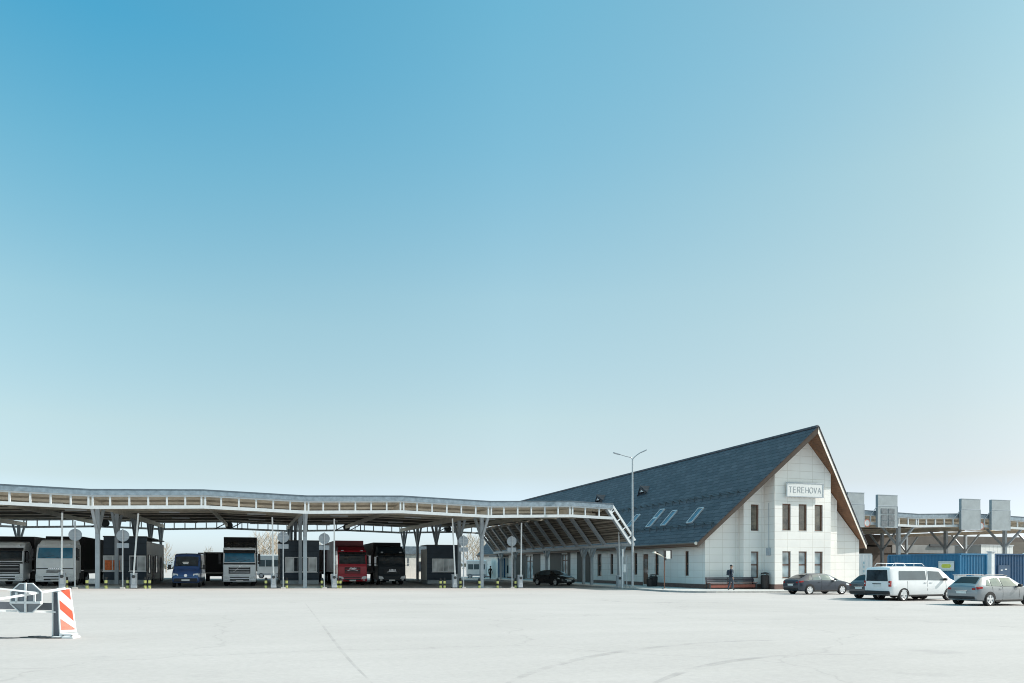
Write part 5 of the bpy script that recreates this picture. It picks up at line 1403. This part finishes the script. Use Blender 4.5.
# far wood on the horizon
rnd = random.Random(5); q = B()
for i in range(9000):
    r = rnd.uniform(-330, 330); d = rnd.uniform(300, 360)
    hmax = 6+2.*math.sin(r*.05)+2*math.sin(r*.17+1)+1.2*math.sin(r*.6)
    z = rnd.random()**.8*hmax; x, y = fr(r, d); s = rnd.uniform(.3, .75)
    a_ = rnd.uniform(0, 6.28); e1 = Vector((math.cos(a_), math.sin(a_), rnd.uniform(-.4, .4)))*s; e2 = Vector((rnd.uniform(-.4, .4), rnd.uniform(-.4, .4), 1))*s
    p = Vector((x, y, z)); q.add([p-e1, p+e1*.9-e2*.3, p+e2, p-e1*.4+e2*.8], [(0, 1, 2, 3)])
tag(q.build('far_wood', M['wood_far'], recalc=False), kind='stuff')

# ================================================================== swing barrier in the left foreground
def pv(u, v, Y): return Vector(((u-512)/F*Y, 0, EYE+(567-v)/F*Y))
Yp = 16.7; a, b = yard(66, Yp); z0 = G(a, b)
t = thing('swing_barrier', 'white swing barrier with red striped end post and octagonal plate on the open apron', 'barrier', (a, b, z0), -TH)
# end post: a tapered striped panel with a dark side
RT = Matrix.Rotation(math.radians(40), 3, 'Z')
def turn(v):
    v = Vector(((v[0]+.1)*.86, v[1]+.1, v[2])); v = RT @ v; return (v.x-.1, v.y-.1, v.z)
q = B(); q.add([(-.085, -.10, .12), (.31, -.10, .12), (.31, .0, .12), (-.085, .0, .12), (-.13, -.10, 1.13), (.17, -.10, 1.13), (.17, .0, 1.13), (-.13, .0, 1.13)],
      [(0, 3, 2, 1), (4, 5, 6, 7), (0, 1, 5, 4), (1, 2, 6, 5), (2, 3, 7, 6), (3, 0, 4, 7)])
q.v = [turn(v) for v in q.v]; pn = q.build('stripe_panel', M['white_metal'], t, bevel=.012)
def pnl(s_, z): x0 = -.085-.045*(z-.12)/1.01; x1 = .31-.14*(z-.12)/1.01; return (x0+(x1-x0)*s_, -.104, z)
for zl in (1.10, .82, .36+.05):
    pts = [pnl(.10, zl-.0), pnl(.90, zl-.27), pnl(.90, zl-.47 if zl > .5 else zl-.27), pnl(.10, zl-.22 if zl < 1 else zl)]
    if zl == 1.10: pts = [pnl(.12, 1.10), pnl(.90, 1.10), pnl(.90, .86)]
    elif zl == .82: pts = [pnl(.10, .86), pnl(.90, .60), pnl(.90, .38), pnl(.10, .66)]
    else: pts = [pnl(.10, .44), pnl(.90, .21), pnl(.90, .185), pnl(.10, .185)]
    q = B(); q.add([turn(v) for v in pts], [tuple(range(len(pts)))]); q.build('red_stripe', M['red_paint'] if zl > .5 else M['red_faded'], pn, recalc=False)
q = B(); q.box(-.26, -.125, -.03, .10, .05, 1.02); q.build('hinge_box', M['grey_dark'], t, bevel=.01)
q = B(); q.box(-.29, -.262, -.05, .10, .02, 1.04); q.box(-.124, -.10, -.05, .10, .02, 1.04); q.box(-.29, -.10, -.05, .10, 1.041, 1.08); q.build('hinge_frame', M['white_metal'], t)
q = B(); q.box(-.30, .24, -.13, .16, -.01, .05); q.box(-.1, .2, -.10, .14, .05, .11); q.build('foot', M['white_metal'], t, bevel=.02)
q = B()
for x in (-.22, .0, .20): q.cyl((x, -.11, .058), (x, -.11, .07), .018, .018, 8)
q.build('bolt', M['dark_steel'], t)
# boom: two rails running off to the left
Ym = 15.6
def lp(u, v, Y):
    d = Y-Yp; r = (u-66)/1.0
    x = (u-512)/F*Y-(66-512)/F*Yp
    return Vector((x, d, EYE+(567-v)/F*Y-z0))
e1 = lp(-70, 610, 15.0); s1 = Vector((.0, -.02, 1.12))
q = B(); q.bar(s1, e1, .04, .05); 
q.build('boom', M['white_metal'], t)
q = B(); q.bar(Vector((-.14, .06, .70)), lp(-70, 603.5, 15.9), .05, .16); q.build('shadow_rail', M['grey_dark'], t)  # dark bar painting in the shadow band below the boom
q = B(); q.bar(Vector((-.14, .03, .58)), lp(-70, 603.2, 15.6)-Vector((0, 0, .12)), .035, .035); q.build('lower_tube', M['white_metal'], t)
q = B(); q.bar(lp(36, 592.6, 16.2), lp(-60, 582, 15.4), .035, .035); q.build('upper_tube', M['white_metal'], t)
# octagonal plate seen from behind
M['grey_mid'] = mat('unpainted grey plate', (.20, .22, .24), .5, .2, .15, 3)
oc = lp(25, 598, 16.25)
q = B(); R = .37; pts = [(oc.x+R*1.0*math.cos(math.pi/8+i*math.pi/4), oc.z+R*.93*math.sin(math.pi/8+i*math.pi/4)) for i in range(8)]
q.prism(pts, 'y', oc.y+.05, oc.y+.07); op = q.build('octagon_plate', M['grey_mid'], t)
q = B()
for i in range(8):
    p0, p1 = pts[i], pts[(i+1) % 8]; q.bar((p0[0], oc.y+.04, p0[1]), (p1[0], oc.y+.04, p1[1]), .022, .022, (0, 1, 0))
for dz in (-.10,): q.box(oc.x-R*.92, oc.x+R*.92, oc.y+.0, oc.y+.045, oc.z+dz-.025, oc.z+dz+.025)
q.bar((oc.x, oc.y+.02, oc.z-R*.9), (oc.x, oc.y+.02, oc.z+R*.9), .035, .04, (0, 1, 0))
for x in (-.2, .2): q.box(oc.x+x-.02, oc.x+x+.02, oc.y-.0, oc.y+.045, oc.z-.1, oc.z+.12)
q.build('plate_frame', M['white_metal'], op)
# chain lying on the ground beside it
pts = []
for i in range(13):
    f_ = i/12; u = -4+66*f_; aa, bb = gpt(u, 638.3+.5*math.sin(f_*9)); pts.append((aa, bb, G(aa, bb)+.018))
q = B(); q.tube(pts, .014, 6)
for i in (7, 8, 9): 
    p = Vector(pts[i]); q.bar(p+Vector((-.12, 0, .012)), p+Vector((.12, .01, .012)), .06, .03)
tag(q.build('ground_chain', M['dark_steel']), 'thin dark chain lying on the apron at the foot of the swing barrier', 'chain')

# ================================================================== people (one skinned body each)
def person(label, loc, rz, pose, h=1.78, top='navy', legs='denim', cap='black', pack=True):
    t = thing('person', label, 'person', loc, rz)
    s = h/1.80
    V = []; R = []; E = []
    def v(p, r, par=None):
        V.append(Vector(p)*s); R.append(r*s)
        if par is not None: E.append((par, len(V)-1))
        return len(V)-1
    # facing +y
    pel = v((0, 0, .95), .135); w1 = v((0, -.01, 1.12), .125, pel); ch = v((0, -.015, 1.33), .15, w1); nk = v((0, .0, 1.50), .06, ch); hd = v((0, .02, 1.60), .08, nk); hd2 = v((0, .035, 1.69), .098, hd); v((0, .03, 1.77), .06, hd2)
    for sd in (-1, 1):
        st = pose['step']*sd
        hip = v((sd*.10, 0, .88), .10, pel); kn = v((sd*.105, st*.22+.03, .50), .065, hip); an = v((sd*.105, st*.36-(.08 if st < 0 else 0), .10), .046, kn)
        v((sd*.115, st*.36+.10-(.06 if st < 0 else 0), .045), .042, an)
        sh = v((sd*.20, -.01, 1.40), .072, ch); el = v((sd*.27, -.05-st*.14, 1.13), .05, sh); wr = v((sd*.25, pose['hand'][0]-st*.2, pose['hand'][1]), .036, el)
        pm = v((sd*.245, pose['hand'][0]-st*.2+.03, pose['hand'][1]-.075), .030, wr)
    me = bpy.data.meshes.new('body'); me.from_pydata(V, E, [])
    o = bpy.data.objects.new('body', me); COL.objects.link(o)
    sk = o.modifiers.new('skin', 'SKIN'); 
    for i, d in enumerate(me.skin_vertices[0].data if me.skin_vertices else []): pass
    if not me.skin_vertices:
        bm = bmesh.new(); bm.from_mesh(me); bm.verts.layers.skin.verify(); bm.to_mesh(me); bm.free()
    for i, d in enumerate(me.skin_vertices[0].data): d.radius = (R[i], R[i]*(.78 if i in (0, 1, 2) else 1)); d.use_root = (i == 0)
    sub = o.modifiers.new('sub', 'SUBSURF'); sub.levels = 2; sub.render_levels = 2
    dg = bpy.context.evaluated_depsgraph_get(); dg.update()
    m2 = bpy.data.meshes.new_from_object(o.evaluated_get(dg)); bpy.data.objects.remove(o)
    m2.name = 'body'; o = bpy.data.objects.new('body', m2); COL.objects.link(o); o.parent = t
    m2.materials.clear()
    for k in ('skin', top, legs, 'black'): m2.materials.append(M[k])
    for p in m2.polygons:
        c = p.center/s; p.use_smooth = True
        if c.z > 1.50: p.material_index = 0
        elif c.z > .93: p.material_index = 1 if c.z > pose['hand'][1]-.01 or abs(c.x) < .2 else 0
        elif abs(c.x) > .2: p.material_index = 0
        elif c.z > .10: p.material_index = 2
        else: p.material_index = 3
    # fingers on both hands
    q = B()
    for sd in (-1, 1):
        st = pose['step']*sd; pm = Vector((sd*.245, pose['hand'][0]-st*.2+.03, pose['hand'][1]-.075))*s
        for k, (dy, ln) in enumerate(((-.026, .062), (-.009, .075), (.009, .07), (.025, .055))):
            p0 = pm+Vector((0, dy, -.015))*s; p1 = p0+Vector((-sd*.006, .01, -ln*.55))*s; p2 = p1+Vector((-sd*.014, .012, -ln*.45))*s
            q.cyl(p0, p1, .0085*s, .008*s, 6); q.cyl(p1, p2, .008*s, .0065*s, 6)
        p0 = pm+Vector((0, .022, .02))*s; q.cyl(p0, p0+Vector((-sd*.01, .035, -.035))*s, .010*s, .008*s, 6)
    q.build('fingers', M['skin'], t)
    hz = 1.69*s
    q = B()                                  # hair and cap
    q.lathe([(.103*s, hz+.015), (.104*s, hz+.05*s), (.088*s, hz+.09*s), (.05*s, hz+.115*s), (0, hz+.122*s)], (0, .03*s, 0), 'z', 20)
    if cap: q.add([(-.075*s, .11*s, hz+.03), (.075*s, .11*s, hz+.03), (.055*s, .20*s, hz+.015), (-.055*s, .20*s, hz+.015)], [(0, 1, 2, 3)])
    q.build('cap', M[cap or 'black'], t, smooth=60)
    q = B()                                  # face: eyes, nose, mouth, ears
    for sd in (-1, 1): q.cyl((sd*.034*s, .118*s, hz-.005), (sd*.034*s, .127*s, hz-.005), .011*s, .009*s, 8)
    q.bar((-.022*s, .118*s, hz-.075*s), (.022*s, .118*s, hz-.075*s), .012*s, .008*s)
    q.build('eyes_and_mouth', M['black'], t)
    q = B(); q.add([(0, .15*s, hz-.035*s), (-.016*s, .122*s, hz-.045*s), (.016*s, .122*s, hz-.045*s), (0, .125*s, hz+.008*s)], [(0, 1, 2), (0, 2, 3), (0, 3, 1), (1, 3, 2)])
    for sd in (-1, 1): q.lathe([(.0, -.012), (.026*s, -.008), (.026*s, .008), (0, .012)], (sd*.098*s, .025*s, hz-.02*s), 'x', 10)
    q.build('nose_and_ears', M['skin'], t)
    if pack:
        q = B(); q.prism([(-.13*s, 1.06*s), (-.29*s, 1.06*s), (-.27*s, 1.34*s), (-.20*s, 1.46*s), (-.13*s, 1.46*s)], 'x', -.15*s, .15*s); bp = q.build('backpack', M['navy_dark'], t, bevel=.05, segs=3)
        q = B()
        for sd in (-1, 1): q.tube([(sd*.12*s, -.15*s, 1.43*s), (sd*.13*s, .05*s, 1.47*s), (sd*.13*s, .15*s, 1.33*s), (sd*.14*s, .05*s, 1.10*s), (sd*.13*s, -.15*s, 1.06*s)], .016*s, 6)
        q.build('strap', M['navy_dark'], bp)
    return t
M['navy_dark'] = mat('dark blue canvas', (.018, .026, .045), .8, 0, .2, 20)
b = 46.0; a = A(731, b)
person('person in a dark jacket and cap carrying a backpack, walking past the long bench', (a, b, G(a, b)+.12), -math.pi/2-.15, {'step': .30, 'hand': (.08, .90)}, 1.86)
a, b = A(490.3, 91.2), 91.2
M['black_cloth'] = mat('black cloth', (.012, .012, .014), .9, 0, .2, 18)
person('person in black standing at the far end under the lane canopy', (a, b, G(a, b)), math.pi+.3, {'step': .25, 'hand': (.05, .86)}, 1.80, 'black_cloth', 'black_cloth', 'black', False)

# ================================================================== camera, sun, sky
cam = bpy.data.cameras.new('camera'); co = bpy.data.objects.new('camera', cam); COL.objects.link(co); SC.camera = co
cam.sensor_width = 36.0; cam.lens = F/1024*36; cam.shift_y = (567-341.5)/1024; cam.clip_start = .1; cam.clip_end = 6000
co.location = (0, 0, EYE); co.rotation_euler = (math.pi/2, 0, -TH)
LD = Vector((-1.3, .35, -1)).normalized()      # direction the sunlight travels
sl = bpy.data.lights.new('sun', 'SUN'); so_ = bpy.data.objects.new('sun', sl); COL.objects.link(so_)
sl.energy = 3.6; sl.angle = math.radians(.53); sl.color = (1.0, .955, .90); so_.rotation_euler = LD.to_track_quat('-Z', 'Y').to_euler()
so_.location = (60, -20, 60)
SKYFIT = [[(0.0, (0.6513, 0.8527, 1.2076)), (0.0201, (0.7662, 0.8976, 1.2322)), (0.108, (0.7818, 0.745, 0.6983)), (0.171, (0.918, 0.8758, 0.7148)), (0.3007, (0.9368, 1.0816, 0.8397)), (0.4417, (0.6372, 1.1522, 0.973)), (0.5529, (0.376, 1.1446, 1.0675)), (0.68, (0.376, 1.1446, 1.0675)), (0.9, (1.5792, 3.0904, 2.2417))], [(0.0, (0.6814, 0.8791, 1.2483)), (0.023, (0.8016, 0.9254, 1.2738)), (0.1234, (0.9066, 0.8189, 0.7384)), (0.1948, (1.028, 0.9604, 0.7585)), (0.3394, (1.0656, 1.1492, 0.8699)), (0.4909, (0.793, 1.1984, 0.9701)), (0.6048, (0.6651, 1.2479, 1.0353)), (0.68, (0.6651, 1.2479, 1.0353)), (0.9, (2.7934, 3.3693, 2.1741))], [(0.0, (0.5154, 0.6789, 1.0207)), (0.0198, (0.6064, 0.7146, 1.0415)), (0.1064, (0.6866, 0.6079, 0.5847)), (0.1685, (0.7888, 0.6969, 0.5784)), (0.2965, (0.9224, 0.8703, 0.6386)), (0.4363, (0.9343, 0.9902, 0.7127)), (0.5471, (0.8265, 1.0239, 0.7808)), (0.68, (0.8265, 1.0239, 0.7808)), (0.9, (3.4713, 2.7645, 1.6397))]]  # last row of each ramp brightened, unseen above the view, to lift the shade
W = bpy.data.worlds.new('World'); SC.world = W; W.use_nodes = True
nt = W.node_tree; bg = nt.nodes['Background']
sky = nt.nodes.new('ShaderNodeTexSky'); sky.sky_type = 'NISHITA'; sky.sun_disc = False
sky.sun_elevation = math.asin(-LD.z); sky.sun_rotation = math.atan2(-LD.x, -LD.y)
sky.air_density = 1.0; sky.dust_density = 1.0; sky.ozone_density = 1.0
# grade of the sky: a correction over elevation, blended from the side away from the sun to the sun's side
L = nt.links
def mth(op, a, b):
    n = nt.nodes.new('ShaderNodeMath'); n.operation = op
    for i, v in enumerate((a, b)):
        if isinstance(v, (int, float)): n.inputs[i].default_value = v
        else: L.new(v, n.inputs[i])
    return n.outputs[0]
tc = nt.nodes.new('ShaderNodeTexCoord'); sx = nt.nodes.new('ShaderNodeSeparateXYZ'); L.new(tc.outputs['Generated'], sx.inputs[0])
fl = nt.nodes.new('ShaderNodeCombineXYZ'); L.new(sx.outputs['X'], fl.inputs[0]); L.new(sx.outputs['Y'], fl.inputs[1])
nz = nt.nodes.new('ShaderNodeVectorMath'); nz.operation = 'NORMALIZE'; L.new(fl.outputs[0], nz.inputs[0])
dt = nt.nodes.new('ShaderNodeVectorMath'); dt.operation = 'DOT_PRODUCT'; L.new(nz.outputs[0], dt.inputs[0]); dt.inputs[1].default_value = (CT, -ST, 0)
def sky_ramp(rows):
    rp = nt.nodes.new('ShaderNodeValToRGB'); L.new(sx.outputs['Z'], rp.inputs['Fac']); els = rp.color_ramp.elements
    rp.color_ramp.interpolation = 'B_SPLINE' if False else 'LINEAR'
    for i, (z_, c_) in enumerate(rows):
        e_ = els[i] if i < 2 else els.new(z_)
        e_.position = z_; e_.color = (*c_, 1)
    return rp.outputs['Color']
def mixc(f, a, b, blend='MIX'):
    n = nt.nodes.new('ShaderNodeMix'); n.data_type = 'RGBA'; n.blend_type = blend
    if isinstance(f, float): n.inputs['Factor'].default_value = f
    else: L.new(f, n.inputs['Factor'])
    L.new(a, n.inputs['A']); L.new(b, n.inputs['B']); return n.outputs['Result']
def step(lo, hi):
    n = nt.nodes.new('ShaderNodeMapRange'); n.inputs['From Min'].default_value = lo; n.inputs['From Max'].default_value = hi
    L.new(dt.outputs['Value'], n.inputs['Value']); return n.outputs['Result']
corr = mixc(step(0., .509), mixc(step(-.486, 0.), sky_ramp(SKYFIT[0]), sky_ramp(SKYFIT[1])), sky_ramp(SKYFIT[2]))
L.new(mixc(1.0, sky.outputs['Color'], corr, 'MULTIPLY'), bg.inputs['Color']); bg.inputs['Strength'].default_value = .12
vs = SC.view_settings; vs.view_transform = 'Standard'; vs.look = 'None'; vs.exposure = .85; vs.gamma = 1; vs.use_curve_mapping = False
SC.cycles.max_bounces = 10; SC.cycles.diffuse_bounces = 6; SC.cycles.filter_width = 1.0
